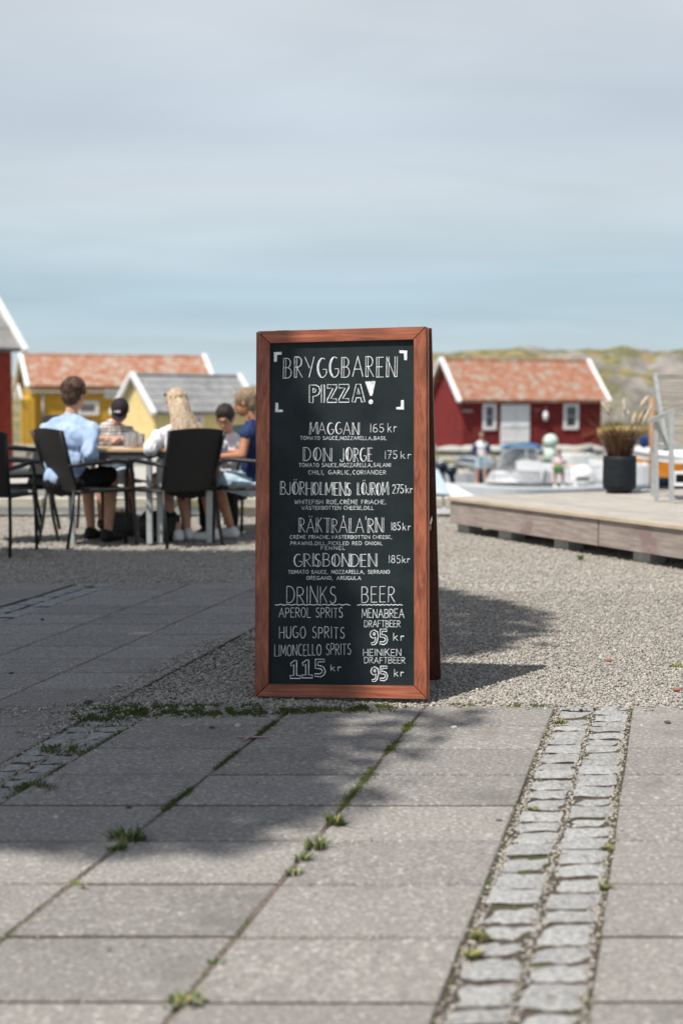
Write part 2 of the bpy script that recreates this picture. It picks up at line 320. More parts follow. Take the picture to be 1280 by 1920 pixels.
# ------------------------------------------------------------------ ground, water, hills
KX = .233                                # paving runs along (KX, 1)
def pave(X0, Y, z=0.0): return Vector((X0+KX*Y, Y, z))
gy = sorted([gr(640, p).y for p in (1878,1758,1666,1585,1515,1454,1402,1359,1323)])
STEP = (gy[-1]-gy[0])/8; Y0 = gy[0]
QY = 14.3
m = MB(); xs = [-60,-12,-6,-3,0,3,6,12,60]; ys = [-40,0,4,8,12,QY]
for j, y in enumerate(ys):
    for x in xs: m.v.append(Vector((x, y, -.014)))
for j in range(len(ys)-1):
    for i in range(len(xs)-1):
        a = j*len(xs)+i; m.f.append((a, a+1, a+1+len(xs), a+len(xs)))
tag(m.build('gravel_ground', M['gravelbase']), kind='structure')
m = MB().box((0, QY-.15, -1.2), (120, .3, 2.35)); tag(m.build('quay_wall', M['concrete']), kind='structure')
def water_mat():
    m = bpy.data.materials.new('harbour_water'); m.use_nodes = True; n = m.node_tree.nodes; l = m.node_tree.links; b = n['Principled BSDF']
    b.inputs['Base Color'].default_value = (.03,.055,.065,1); b.inputs['Roughness'].default_value = .12
    g = n.new('ShaderNodeNewGeometry'); t = n.new('ShaderNodeTexNoise'); t.inputs['Scale'].default_value = 2.2; t.inputs['Detail'].default_value = 5; l.new(g.outputs['Position'], t.inputs['Vector'])
    bp = n.new('ShaderNodeBump'); bp.inputs['Strength'].default_value = .35; bp.inputs['Distance'].default_value = .08; l.new(t.outputs[0], bp.inputs['Height']); l.new(bp.outputs[0], b.inputs['Normal'])
    return m
WZ = -2.0
m = MB().add([(-1500,QY-.2,WZ),(1500,QY-.2,WZ),(1500,2500,WZ),(-1500,2500,WZ)], [(0,1,2,3)]); tag(m.build('harbour_water', water_mat()), kind='structure')
# far shore land, from stone edge up to rocky hills
M['rock'] = mat('rocky_hill', (.12,.11,.10), (.30,.28,.255), .7, 9, .95, 1, 1.2, c3=(.13,.13,.06), s3=.3, p3=.58)
def hill_mat():
    m = M['rock']; n = m.node_tree.nodes; l = m.node_tree.links; b = n['Principled BSDF']
    src = b.inputs['Base Color'].links[0].from_socket
    g = n.new('ShaderNodeNewGeometry')
    # ochre lichen patches, with a shape of their own
    t = n.new('ShaderNodeTexNoise'); t.inputs['Scale'].default_value = .42; t.inputs['Detail'].default_value = 4; l.new(g.outputs['Position'], t.inputs['Vector'])
    mr = n.new('ShaderNodeMapRange'); mr.inputs[1].default_value = .60; mr.inputs[2].default_value = .68; l.new(t.outputs[0], mr.inputs[0])
    mi = n.new('ShaderNodeMix'); mi.data_type = 'RGBA'; mi.inputs['B'].default_value = (.40,.27,.05,1); l.new(mr.outputs[0], mi.inputs['Factor']); l.new(src, mi.inputs['A'])
    # grass and heather growing on the flat tops
    sn = n.new('ShaderNodeSeparateXYZ'); l.new(g.outputs['Normal'], sn.inputs[0])
    t2 = n.new('ShaderNodeTexNoise'); t2.inputs['Scale'].default_value = .5; t2.inputs['Detail'].default_value = 6; l.new(g.outputs['Position'], t2.inputs['Vector'])
    s = n.new('ShaderNodeMath'); s.operation = 'ADD'; l.new(sn.outputs[2], s.inputs[0]); l.new(t2.outputs[0], s.inputs[1])
    m2 = n.new('ShaderNodeMapRange'); m2.inputs[1].default_value = 1.34; m2.inputs[2].default_value = 1.47; l.new(s.outputs[0], m2.inputs[0])
    rp = n.new('ShaderNodeValToRGB'); rp.color_ramp.elements[0].color = (.085,.10,.035,1); rp.color_ramp.elements[1].color = (.25,.20,.10,1); rp.color_ramp.elements[0].position = .4; rp.color_ramp.elements[1].position = .6
    t3 = n.new('ShaderNodeTexNoise'); t3.inputs['Scale'].default_value = 1.1; t3.inputs['Detail'].default_value = 5; l.new(g.outputs['Position'], t3.inputs['Vector']); l.new(t3.outputs[0], rp.inputs[0])
    mi2 = n.new('ShaderNodeMix'); mi2.data_type = 'RGBA'; l.new(m2.outputs[0], mi2.inputs['Factor']); l.new(mi.outputs['Result'], mi2.inputs['A']); l.new(rp.outputs[0], mi2.inputs['B'])
    l.new(mi2.outputs['Result'], b.inputs['Base Color'])
hill_mat()
def terrain(name, x0, x1, y0, y1, nx, ny, hf, mt):
    m = MB()
    for j in range(ny+1):
        for i in range(nx+1):
            x = x0+(x1-x0)*i/nx; y = y0+(y1-y0)*j/ny; m.v.append(Vector((x, y, hf(x, y))))
    for j in range(ny):
        for i in range(nx):
            a = j*(nx+1)+i; m.f.append((a, a+1, a+nx+2, a+nx+1))
    return tag(m.build(name, mt, smooth=True), kind='structure')
def sst(a, b, x): t = max(0, min(1, (x-a)/(b-a))); return t*t*(3-2*t)
def hill_h(x, y):
    base = -1.25 + sst(72.5, 74.5, y)*.0
    edge = sst(71, 73.2, y + noise.noise(Vector((x*.3, 0, 3)))*1.2)
    z = -2.6 + edge*1.38
    rise = sst(79, 97, y)*(5.75 + .35*noise.noise(Vector((x*.12, y*.05, 1))))
    n1 = noise.fractal(Vector((x*.22, y*.22, 5)), .8, 2.0, 5)
    crag = abs(noise.noise(Vector((x*.35, y*.3, 9))))*1.1*sst(80, 86, y)*(1-.75*sst(92, 97, y))
    side = sst(1.0, 6.0, x + (y-85)*-.02)
    zz = z + (rise+crag)*side + n1*(.10+.5*sst(80, 92, y)*(1-.7*sst(92, 98, y)))*side
    far = (1-side)*sst(110, 150, y)*(4.6+1.6*noise.noise(Vector((x*.045, 2, 2))))
    return zz + far
terrain('rocky_shore_hill', -60, 70, 70.5, 175, 300, 190, hill_h, M['rock'])
# ------------------------------------------------------------------ paving
pav = bpy.data.objects.new('pavement', None); C.objects.link(pav); tag(pav, kind='structure')
W_, G_ = .475, .007
def slab_mesh(i, wid=W_, dep=STEP):
    rnd = random.Random(i); m = MB(); hw = wid/2-G_/2-.001; hd = dep/2-.0068; b = .004
    def ring(hw, hd, z, j=0):
        return [Vector((sx*hw+KX*sy*hd+rnd.uniform(-j, j), sy*hd+rnd.uniform(-j, j), z)) for sx, sy in ((-1,-1),(1,-1),(1,1),(-1,1))]
    bev = rnd.uniform(.003, .006)
    rs = [ring(hw, hd, -.05), ring(hw, hd, -bev, .0015), ring(hw-b, hd-b, 0, .0015)]
    for r in rs: m.v += r
    for k in range(2):
        for q in range(4): m.f.append((k*4+q, k*4+(q+1) % 4, (k+1)*4+(q+1) % 4, (k+1)*4+q))
    m.f.append((8, 9, 10, 11)); me = m.mesh('slab', M['slab']); me.materials.append(M['slab_side'])
    for pg in me.polygons:
        if pg.normal.z < .35: pg.material_index = 1
    return me
slab_ms = [slab_mesh(i) for i in range(5)]
slab_l = [slab_mesh(i+20, .44) for i in range(4)]
def put(mesh, name, loc, rot=(0,0,0), parent=pav, sc=None):
    o = bpy.data.objects.new(name, mesh); C.objects.link(o); o.parent = parent; o.location = loc; o.rotation_euler = rot
    if sc: o.scale = sc
    return o
def slab(x0c, yc, ms):
    p = pave(x0c, yc); put(random.choice(ms), 'slab', (p.x, p.y, random.uniform(-.0008, .0008)), (random.uniform(-.0018,.0018), random.uniform(-.002,.002), random.uniform(-.003,.003)))
cols_main = [-.41-W_*(k+.5) for k in range(3)]
for c in cols_main:
    off = random.uniform(-.008, .008)
    for k in range(-5, 8): slab(c, Y0+STEP*(k+.5)+off, slab_ms)
for c in [-.135+W_*(k+.5) for k in range(6)]:
    for k in range(-5, 8): slab(c, Y0+STEP*(k+.5)+.004, slab_ms)
LJ = -2.04
for q in range(3):
    c = LJ-.44*(q+.5)
    for k in range(-2, 19): slab(c, Y0+STEP*(k+.5)-.01, slab_l)
for q in range(3):
    c = LJ-.44*3-.27-.44*(q+.5)
    for k in range(2, 19): slab(c, Y0+STEP*(k+.5)-.01, slab_l)
def cobble_mesh(i):
    rnd = random.Random(100+i); m = MB(); hw, hd = .056, .051; n = 4
    for j in range(n+1):
        for k in range(n+1):
            u = -1+2*k/n; v = -1+2*j/n; e = max(abs(u), abs(v))
            x = hw*u*(1-.03*(abs(v) > .9)); y = hd*v*(1-.03*(abs(u) > .9)); z = -.006*(e > .9)+rnd.uniform(-.003, .003)
            m.v.append(Vector((x+rnd.uniform(-.004,.004)+KX*y, y+rnd.uniform(-.004,.004), z)))
    for j in range(n):
        for k in range(n):
            a = j*(n+1)+k; m.f.append((a, a+1, a+n+2, a+n+1))
    ringi = [k for k in range(n+1)]+[(n+1)*j+n for j in range(1, n+1)]+[n*(n+1)+k for k in range(n-1, -1, -1)]+[(n+1)*j for j in range(n-1, 0, -1)]
    b = len(m.v); m.v += [Vector((m.v[q].x*.96, m.v[q].y*.96, -.06)) for q in ringi]; L_ = len(ringi)
    for q in range(L_): m.f.append((ringi[q], ringi[(q+1) % L_], b+(q+1) % L_, b+q))
    me = m.mesh('cobble', M['cobble']); me.materials.append(M['slab_side'])
    for pg in me.polygons:
        if pg.normal.z < .45: pg.material_index = 1
    return me
cob = [cobble_mesh(i) for i in range(8)]
def strip(xa, xb, ya, yb):
    wd = (xb-xa-.034)/2
    for r in range(2):
        xc = xa+.011+wd*(r+.5)+r*.012; y = ya+random.uniform(0, .05)
        while y < yb:
            d = random.uniform(.072, .125); p = pave(xc+random.uniform(-.004,.004), y+d/2)
            put(random.choice(cob), 'cobble', (p.x, p.y, random.uniform(-.006, .002)), (random.uniform(-.03,.03), random.uniform(-.03,.03), random.uniform(-.05,.05)), sc=(wd/.112*random.uniform(.93,1), d/.108*random.uniform(.97,1.02), 1)); y += d+.004
strip(-.41, -.135, 1.6, 5.12)
strip(LJ, -1.84, 2.8, 4.95)
strip(LJ-.44*3-.27, LJ-.44*3, 5.0, 8.62)
# pink survey cross sprayed on a slab
def flat_poly(pts, z): return [Vector((p.x, p.y, z)) for p in pts]
m = MB(); m.add(flat_poly([gr(*p) for p in ((438,1383.5),(470,1382),(512,1384),(470,1385.5))], .0048), [(0,1,2,3)])
m.add(flat_poly([gr(*p) for p in ((455,1389.5),(462,1389.5),(484,1377),(478,1377))], .0058), [(0,1,2,3)])
m.build('paint_cross', M['paint_pink'], pav)
# joint soil sheet, a little above the gravel bed, under the slabs
m = MB()
for (a, b, ya, yb) in ((-1.86, 2.72, 1.2, 5.14), (LJ-.44*6-.27, -1.84, 1.2, 8.62)):
    m.add([pave(a, ya, -.0085), pave(b, ya, -.0085), pave(b, yb, -.0085), pave(a, yb, -.0085)], [(0,1,2,3)])
m.v = [v+Vector((0, 0, .0003*(i//4))) for i, v in enumerate(m.v)]
tag(m.build('joint_soil', M['soil'], pav), kind='stuff')
m = MB()
for X0, ya, yb in ((J_, a_, b_) for J_, a_, b_ in ((-.41-W_,1.2,5.1),(-.41-2*W_,1.2,4.95),(LJ-.44,2,8.6),(LJ-.88,3,8.6))):
    n_ = int((yb-ya)/.04)
    for k in range(n_+1):
        y = ya+(yb-ya)*k/n_; z = -.0035+.002*noise.noise(Vector((X0*9, y*7, 0)))
        for s in (-1, 1): m.v.append(pave(X0+s*.0042, y, z))
        if k: a = len(m.v)-4; m.f.append((a, a+1, a+3, a+2))
tag(m.build('joint_sand', M['joint_sand'], pav), kind='stuff')
# ------------------------------------------------------------------ scattered stones (real geometry, joined)
def scatter(name, pts, matn, shape='stone', label=None, cat=None, parent=None, mode=None):
    import numpy as np
    rs = np.random.RandomState(len(pts)); n = len(pts); P = np.array([[p[0], p[1], p[2]] for p in pts]); S = np.array([p[3] for p in pts]); T = np.array([p[4] for p in pts])
    if shape == 'stone':
        base = np.array([[1,0,0],[-.9,.1,0],[0,1,.1],[.1,-1,0],[0,.1,1],[0,0,-.9]], float); tri = np.array([[0,2,4],[2,1,4],[1,3,4],[3,0,4],[2,0,5],[1,2,5],[3,1,5],[0,3,5]])
        V = np.repeat(base[None], n, 0)*(1+rs.uniform(-.35,.35,(n,6,1))); V[:,:,2] *= rs.uniform(.45,.8,(n,1)); V[:,:,0] *= rs.uniform(.8,1.35,(n,1)); tilt = .4
    elif shape == 'leaf':
        base = np.array([[-.5,0,0],[0,.32,.06],[.5,0,0],[0,-.32,.06]], float); tri = np.array([[0,1,2],[0,2,3]]); V = np.repeat(base[None], n, 0); tilt = 1.4
    else:
        base = np.array([[-.22,0,0],[.22,0,0],[0,.18,0],[0,0,1]], float); tri = np.array([[0,1,3],[1,2,3],[2,0,3]]); V = np.repeat(base[None], n, 0); V[:,3,:2] += rs.uniform(-.9,.9,(n,2)); V[:,3,2] *= rs.uniform(.5,1.1,n); tilt = .2
    a = rs.uniform(0, 6.283, n); tx = rs.uniform(-tilt, tilt, n); ca, sa, cx, sx = np.cos(a), np.sin(a), np.cos(tx), np.sin(tx)
    y = V[:,:,1]*cx[:,None]-V[:,:,2]*sx[:,None]; z = V[:,:,1]*sx[:,None]+V[:,:,2]*cx[:,None]; x = V[:,:,0]
    X = x*ca[:,None]-y*sa[:,None]; Yy = x*sa[:,None]+y*ca[:,None]
    V = np.stack([X, Yy, z], 2)*S[:,None,None]+P[:,None,:]; k = base.shape[0]
    tris = (tri[None]+(np.arange(n)*k)[:,None,None]).reshape(-1, 3); V = V.reshape(-1, 3)
    me = bpy.data.meshes.new(name); me.vertices.add(len(V)); me.vertices.foreach_set('co', V.ravel().astype('f'))
    me.loops.add(len(tris)*3); me.loops.foreach_set('vertex_index', tris.ravel().astype('i')); me.polygons.add(len(tris))
    me.polygons.foreach_set('loop_start', np.arange(0, len(tris)*3, 3).astype('i')); me.polygons.foreach_set('loop_total', np.full(len(tris), 3, 'i'))
    at_ = me.attributes.new('tone', 'FLOAT', 'POINT'); at_.data.foreach_set('value', np.repeat(T, k).astype('f'))
    me.materials.append(M[matn]); me.update(calc_edges=True)
    o = bpy.data.objects.new(name, me); C.objects.link(o); o['kind'] = mode or 'stuff'
    if parent: o.parent = parent
    if label: o['label'] = label
    if cat: o['category'] = cat
    return o
rg = random.Random(3)
def on_paving(x, y):
    X0 = x-KX*y
    if X0 > -1.86: return y < 5.10+.05*noise.noise(Vector((x*4, 0, 0)))
    if X0 < LJ: return y < 8.58
    return y < 4.93
pts = []
def dens(y): return 1 if y < 6.3 else (.72 if y < 7.5 else .5)
n_try = 0
while len(pts) < 130000 and n_try < 700000:                  # nearest gravel
    n_try += 1
    y = 5.0+3.6*rg.random()**1.35; x = rg.uniform(-1, 1.15)*(.28*y+.4)+.05
    if on_paving(x, y): continue
    s = rg.choice((.0035,.0042,.0045,.005,.006,.009))*rg.uniform(.8,1.25)
    pts.append((x, y, -.012+rg.uniform(0,.006), s, rg.betavariate(2.2,2.2)))
for i in range(84000):
    y = rg.uniform(8.3, 14.2); x = rg.uniform(-1, 1)*(.30*y+.5)
    if on_paving(x, y): continue
    pts.append((x, y, -.011+rg.uniform(0,.004), rg.uniform(.005,.011), rg.betavariate(2.4,1.9)))
# gravel spilled thinly over the paving edges and between the rows of cobbles
for i in range(2600):
    x = rg.uniform(-1.5, 1.35); y = 5.10+rg.gauss(0, .035) if x > -.2 else 5.08-abs(rg.gauss(0, .09))*(1 if x < -.4 else .4)
    if rg.random() < (.55 if x < 0 else .2): pts.append((x, y, rg.uniform(0,.004), rg.uniform(.003,.009), rg.betavariate(2,2)))
for i in range(1200):
    y = rg.uniform(4.6, 6.6); X0 = LJ-abs(rg.gauss(0,.05)); p = pave(X0, y); pts.append((p.x, p.y, .002, rg.uniform(.003,.009), rg.betavariate(2,2)))
for (xa, xb, ya, yb) in ((-.41,-.135,1.8,5.15),(LJ,-1.84,3.6,5.0)):
    for i in range(3000):
        y = rg.uniform(ya, yb); q = rg.random()
        X0 = xa+.012+rg.gauss(0,.009) if q < .33 else (xb-.012+rg.gauss(0,.008) if q < .66 else (xa+xb)/2+rg.gauss(0,.010))
        p = pave(X0, y); pts.append((p.x, p.y, -.010+rg.uniform(0,.005), rg.uniform(.003,.0075), rg.betavariate(2,2)*.9))
for i in range(700):     # stray grit on the slabs
    y = rg.uniform(2.2, 8.4); x = rg.uniform(-1,1)*.26*y; pts.append((x, y, .003, rg.uniform(.0015,.004), rg.random()**1.5))
tag(scatter('gravel', pts, 'gravel'), 'loose grey and buff gravel spread between the paving and the quay', 'gravel')
# ------------------------------------------------------------------ moss and grass
mp_ = []
def moss_line(pxs, n, wd, tone=.5, zz=.0, s=(.004,.010)):
    P = [gr(*p) for p in pxs]
    for i in range(n):
        k = rg.randrange(len(P)-1); t = rg.random(); q = P[k].lerp(P[k+1], t)
        if noise.noise(Vector((q.x*16, q.y*9, 2))) < -.12: continue
        mp_.append((q.x+rg.gauss(0, wd), q.y+rg.gauss(0, wd*.8), zz, rg.uniform(*s), min(1, max(0, tone+rg.gauss(0,.2)))))
def pj(X0, ya, yb, n, wd=.006, tone=.5, s=(.004,.009)):
    for i in range(n):
        y = rg.uniform(ya, yb); q = pave(X0, y)
        if noise.noise(Vector((q.x*9, q.y*5, 2))) < -.1: continue
        mp_.append((q.x+rg.gauss(0, wd), q.y+rg.gauss(0, wd), -.003, rg.uniform(*s), min(1, max(0, tone+rg.gauss(0,.2)))))
J1, J2 = -.41-2*W_, -.41-W_
pj(J1, 3.5, 4.95, 4200, .008, .40, (.005,.011)); pj(J2, 3.7, 5.1, 4600, .009, .5, (.005,.012)); pj(J2, 2.55, 3.6, 260, .005, .3); pj(J1, 2.6, 3.4, 160, .005, .3)
pj(-1.84, 3.9, 4.9, 800, .006, .4); pj(-.41, 2.2, 5.0, 500, .008, .6); pj(-.135, 2.2, 5.1, 500, .008, .55); pj(-.273, 2.2, 5.1, 300, .007, .6)
for k in range(0, 8):
    y = Y0+STEP*k
    for i in range(420):
        x = rg.uniform(-1.5, 1.4)
        if noise.noise(Vector((x*2.3, y*3, 7))) > .05: mp_.append((x, y+rg.gauss(0,.003), -.005, rg.uniform(.003,.008), min(1, max(0, .5+rg.gauss(0,.25)))))
def patch(px, py, rx, ry, n, tone=.4, s=(.008,.017)):
    n = int(n*1.5); c = gr(px, py)
    for i in range(n):
        x = c.x+rg.gauss(0, rx); y = c.y+rg.gauss(0, ry)
        if noise.noise(Vector((x*22, y*14, 4))) > -.08: mp_.append((x, y, -.001, rg.uniform(*s), min(1, max(0, tone+rg.gauss(0,.18)))))
for a in ((235,1332,.10,.05,900),(320,1335,.12,.05,1100),(400,1330,.13,.045,1000),(450,1338,.09,.03,500),(620,1332,.09,.02,380),(700,1326,.07,.02,450),(560,1333,.07,.02,260),(980,1324,.06,.015,160),(880,1322,.05,.015,90),(120,1405,.04,.03,260,.5),(180,1350,.05,.04,400),(60,1475,.04,.03,160,.5)): patch(*a)
tag(scatter('moss', mp_, 'moss', 'blade'), 'low green moss in the paving joints and along the gravel edge', 'moss')
def blades(P, n, h, spr, tone, w=.0035, lean=.6, th=.15, rn=rg):
    m = MB(); tones = []
    for i in range(n):
        a = rn.uniform(0, 6.283); r = spr*math.sqrt(rn.random()); b = Vector((r*math.cos(a), r*math.sin(a)*.8, -.008)); hh = h*rn.uniform(.5, 1.1)
        dirx = Vector((math.cos(a+rn.gauss(0,.5)), math.sin(a+rn.gauss(0,.5)), 0)); ln = lean*rn.uniform(.2, 1.1)*hh; side = Vector((-dirx.y, dirx.x, 0))*w*rn.uniform(.7,1.3)
        k = len(m.v); m.v += [b-side, b+side, b+dirx*ln*.35+Vector((0,0,hh*.6))+side*.8, b+dirx*ln*.35+Vector((0,0,hh*.6))-side*.8, b+dirx*ln+Vector((0,0,hh*rn.uniform(.8,1)))]
        m.f += [(k,k+1,k+2,k+3), (k+3,k+2,k+4)]; t = min(1, max(0, tone+rn.gauss(0, th))); tones += [t]*5
    return m, tones
def tone_attr(o, tones):
    a = o.data.attributes.new('tone', 'FLOAT', 'POINT'); a.data.foreach_set('value', tones)
TU = [(238,1574,.055,90,.045,.30,'largest dark green grass tuft, at the shaded corner where two slab joints cross'),(222,1592,.04,45,.022,.5,'yellow-green grass tuft just in front of the largest tuft on the left'),
 (150,1660,.022,40,.03,.55,'small flat grass tuft on the sunlit joint left of the lowest shaded corner'),(630,1545,.06,60,.024,.5,'tallest grass tuft in the joint in front of the chalkboard'),
 (592,1590,.05,60,.024,.35,'dark grass tuft below the tallest one in the joint before the chalkboard'),(570,1612,.035,40,.018,.3,'third grass tuft down the joint before the chalkboard'),(551,1640,.035,30,.014,.35,'smallest lowest tuft of the row in the middle joint'),
 (655,1583,.018,25,.03,.45,'thin grass tuft beside the middle joint on a cross joint'),(340,1584,.015,26,.04,.65,'thin yellowing grass tuft on the cross joint at the edge of the shade'),(470,1584,.016,16,.018,.7,'sparse dry tuft on the cross joint between the two long joints'),
 (408,1806,.022,30,.02,.4,'small green tuft low in the middle joint near the photo bottom'),(345,1882,.035,70,.036,.45,'bushy tuft at the crossing joints nearest the photo bottom'),(738,1873,.014,18,.02,.4,'tiny green tuft on the lowest cross joint in the centre'),
 (900,1757,.03,70,.018,.62,'bright yellow-green tuft beside the cobbled strip'),(883,1788,.022,50,.018,.75,'ochre tuft just below the bright one beside the cobbled strip'),(1140,1588,.018,40,.02,.6,'yellow-green tuft on the right edge of the cobbles'),
 (1134,1664,.03,40,.012,.5,'upright green tuft on the right edge of the cobbles'),(1002,1515,.018,36,.022,.6,'low tuft on the left edge of the cobbles'),(1050,1352,.022,40,.028,.72,'dry yellow tuft at the far left corner of the cobbled strip'),
 (1268,1247,.02,40,.04,.6,'flat green patch of grass in the gravel at the right'),(1088,1048,.07,26,.02,.4,'dark weed growing in the gravel before the deck'),(510,1360,.012,40,.016,.7,'flat yellow-green tuft below the chalkboard left foot')]
for px, py, h, n, spr, tone, lab in TU:
    p = gr(px, py); m, tn = blades(None, n, h*.7, spr, tone+.10, lean=.95, th=.24)
    o = m.build('grass_tuft', M['grass']); o.location = p
    tone_attr(o, tn); tag(o, lab, 'grass tuft', 'grass tufts growing from the paving joints')
def pebble_mesh(i, mt):
    rnd = random.Random(i+50); m = MB(); m.ell((0,0,.45), (1,.8,.6), nu=8, nv=5); m.v = [v*(1+.22*noise.noise(v*1.7+Vector((i,0,0)))) for v in m.v]; return m.mesh('pebble', mt, True)
pm = [pebble_mesh(i, M['darkstone']) for i in range(3)]+[pebble_mesh(i+3, M['palestone']) for i in range(2)]
PB = [(167,1319,.020,0,'largest dark pebble on the shaded slabs left of the chalkboard'),(1250,1356,.013,1,'round dark pebble on the far right slab behind the cobbles'),(367,1229,.011,3,'white pebble on the shaded slabs near the gravel'),(80,1163,.013,2,'dark pebble on the far shaded slabs beside the small cobble patch'),
 (935,1539,.009,0,'dark pebble on the sunlit slab left of the cobbled strip'),(105,1533,.009,3,'pale pebble on the shaded slab near the left cobbles'),(242,1515,.009,1,'small dark pebble on the joint above the largest grass tuft'),(851,1365,.012,4,'grey pebble on the slab joint right of the chalkboard'),
 (446,1362,.014,4,'pale grey pebble by the pink cross'),(397,1365,.010,2,'small grey pebble left of the pink cross'),(22,1263,.011,0,'dark pebble at the left photo edge on the shaded slabs'),(222,1288,.010,1,'dark chip on the shaded slabs right of the largest pebble')]
for px, py, s, k, lab in PB:
    o = bpy.data.objects.new('pebble', pm[k]); C.objects.link(o); p = gr(px, py); o.location = (p.x, p.y, -.002); o.scale = (s, s, s*.8); o.rotation_euler = (0, 0, rg.uniform(0,6)); tag(o, lab, 'pebble', 'loose pebbles on the paving')
for px, py, lab in ((1140,1238,'small red brick chip lying in the gravel right of the chalkboard'),(1268,1293,'red brick chip in the gravel at the right edge')):
    m = MB().ell((0,0,0), (.016,.011,.008), nu=6, nv=4); o = m.build('brick_chip', M['brick']); o.location = gr(px, py); tag(o, lab, 'brick chip')
# ------------------------------------------------------------------ the A-board
BL, BR = gr(479, 1310), gr(805, 1314)
TILT = math.atan(.17/1.38); yaw, ROLL = R(-9.5), R(1.1)
RS = rotm(0, -ROLL, yaw); ex = RS @ Vector((1,0,0)); up = RS @ Vector((0, math.sin(TILT), math.cos(TILT))); nrm = RS @ Vector((0, -math.cos(TILT), math.sin(TILT)))
org = (BL+BR)/2; org.z = .004
sign = thing('menu_board_sign', 'tall A-frame chalkboard menu in a red-brown wooden frame standing on the gravel', 'menu sign', org, yaw); sign.rotation_euler = (0, -ROLL, yaw)
FM = Matrix((( 1,0,0),(0,math.cos(TILT),math.sin(TILT)),(0,-math.sin(TILT),math.cos(TILT)))).to_4x4()  # local board frame: x right, y away, z up the board
FMr = Matrix.Rotation(-TILT, 4, 'X')
def plane_pt(px, py, off=0.0):          # pixel -> (u along ex, v up the board), offset towards the viewer
    o = Vector((0,0,HC)); d = ray(px, py); p0 = org+nrm*off
    t = (p0-o).dot(nrm)/d.dot(nrm); p = o+d*t-org
    return p.dot(ex), p.dot(up)
FT, FW = .034, .0465
uL, uR = plane_pt(479,1310)[0], plane_pt(799,1314)[0]; H = (plane_pt(484,620)[1]+plane_pt(805,613)[1])/2
uL = (uL+plane_pt(484,620)[0])/2; uR = (uR+plane_pt(799,613)[0])/2
def bp(u, v, d=0.0): return Vector((u, d, v))     # board space; d>0 away from viewer
front = bpy.data.objects.new('front_frame', None)
def bbuild(m, name, mt, parent=None, **k):
    o = m.build(name, mt, parent or sign, **k); return o
def mitre(m, pts, th, d0=0.0, bev=.004):
    # front face inset a little so that the edge catches light
    c = sum(pts, Vector())/len(pts); n = len(pts); f = [p+Vector((0,d0,0))+(c-p).normalized()*bev for p in pts]; e = [p+Vector((0,d0+bev*.8,0)) for p in pts]; b = [p+Vector((0,d0+th,0)) for p in pts]
    m.add(f+e+b, [tuple(range(n))]+[(i+r*n, (i+1) % n+r*n, (i+1) % n+(r+1)*n, i+(r+1)*n) for r in range(2) for i in range(n)]+[tuple(range(2*n, 3*n))[::-1]]); return m
Sb = FMr                                     # board space -> sign space
def frame(Mx, d0, rail_m, stile_m, g=.0009):
    a, b, c_, d_ = uL, uR, 0.004, H; i = FW
    for nm_, pts, mt in (('rail', [bp(a+g,d_), bp(b-g,d_), bp(b-i-g,d_-i), bp(a+i+g,d_-i)], rail_m), ('rail', [bp(a+i+g,c_+i), bp(b-i-g,c_+i), bp(b-g,c_), bp(a+g,c_)], rail_m),
                      ('stile', [bp(a,c_+g), bp(a,d_-g), bp(a+i,d_-i-g), bp(a+i,c_+i+g)], stile_m), ('stile', [bp(b-i,c_+i+g), bp(b-i,d_-i-g), bp(b,d_-g), bp(b,c_+g)], stile_m)):
        m = MB(); mitre(m, pts, FT*.5, d0, .003)
        if nm_ == 'stile':      # stepped outer edge of the stile
            s = -1 if pts[0].x < 0 and pts[2].x < .0 else 1; xo = (a if s < 0 else b)
            m.box((xo+s*.0035, d0+FT*.62, (c_+d_)/2), (.007, FT*.7, d_-c_-.004))
        else:
            zz = pts[0].z if pts[0].z > .5 else c_
        m.box(((a+b)/2, d0+FT*.75, (d_ if pts[0].z > .5 and nm_ == 'rail' else c_)-.0+( -.02 if pts[0].z > .5 else .02)), (b-a-.01, FT*.48, .036)) if nm_ == 'rail' else None
        m.v = [Mx @ p for p in m.v]; bbuild(m, nm_, mt)
frame(Sb, 0, M['wood_h'], M['wood_v'])
m = MB().box(((uL+uR)/2, .012+.006, H/2), (uR-uL-2*FW+.012, .010, H-2*FW+.012)); m.v = [Sb @ p for p in m.v]; panel = bbuild(m, 'chalkboard_panel', M['board'])
PD = .013                                   # panel surface depth behind the frame face
# rear panel, mirrored, foot behind
topz = (Sb @ Vector((0, FT, H)))
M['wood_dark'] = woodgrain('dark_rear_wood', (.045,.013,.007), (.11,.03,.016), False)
Sr = Matrix.Translation((0, topz.y+.004, topz.z-.004)) @ Matrix.Rotation(TILT*1.0, 4, 'X') @ Matrix.Translation((0, 0, -H))
# foot of the rear panel must touch the ground
def rear(px): return Sr @ px
zf = (Sr @ Vector((0, FT, 0))).z
Sr = Matrix.Translation((0, 0, -zf+.0)) @ Sr
uLs, uRs, Hs = uL, uR, H
uL += .008; uR += .007
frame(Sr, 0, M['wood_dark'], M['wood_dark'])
m = MB().box(((uL+uR)/2, .018, H/2), (uR-uL-2*FW+.012, .010, H-2*FW+.012)); m.v = [Sr @ p for p in m.v]; bbuild(m, 'rear_panel', M['board'])
uL, uR, H = uLs, uRs, Hs
for s in (uL+.09, uR-.09):
    m = MB(); m.box((s, topz.y+.001, topz.z+.001), (.05, .03, .003)); m.path([(s-.025, topz.y+.001, topz.z+.003), (s+.025, topz.y+.001, topz.z+.003)], .004); bbuild(m, 'hinge', M['steel'])
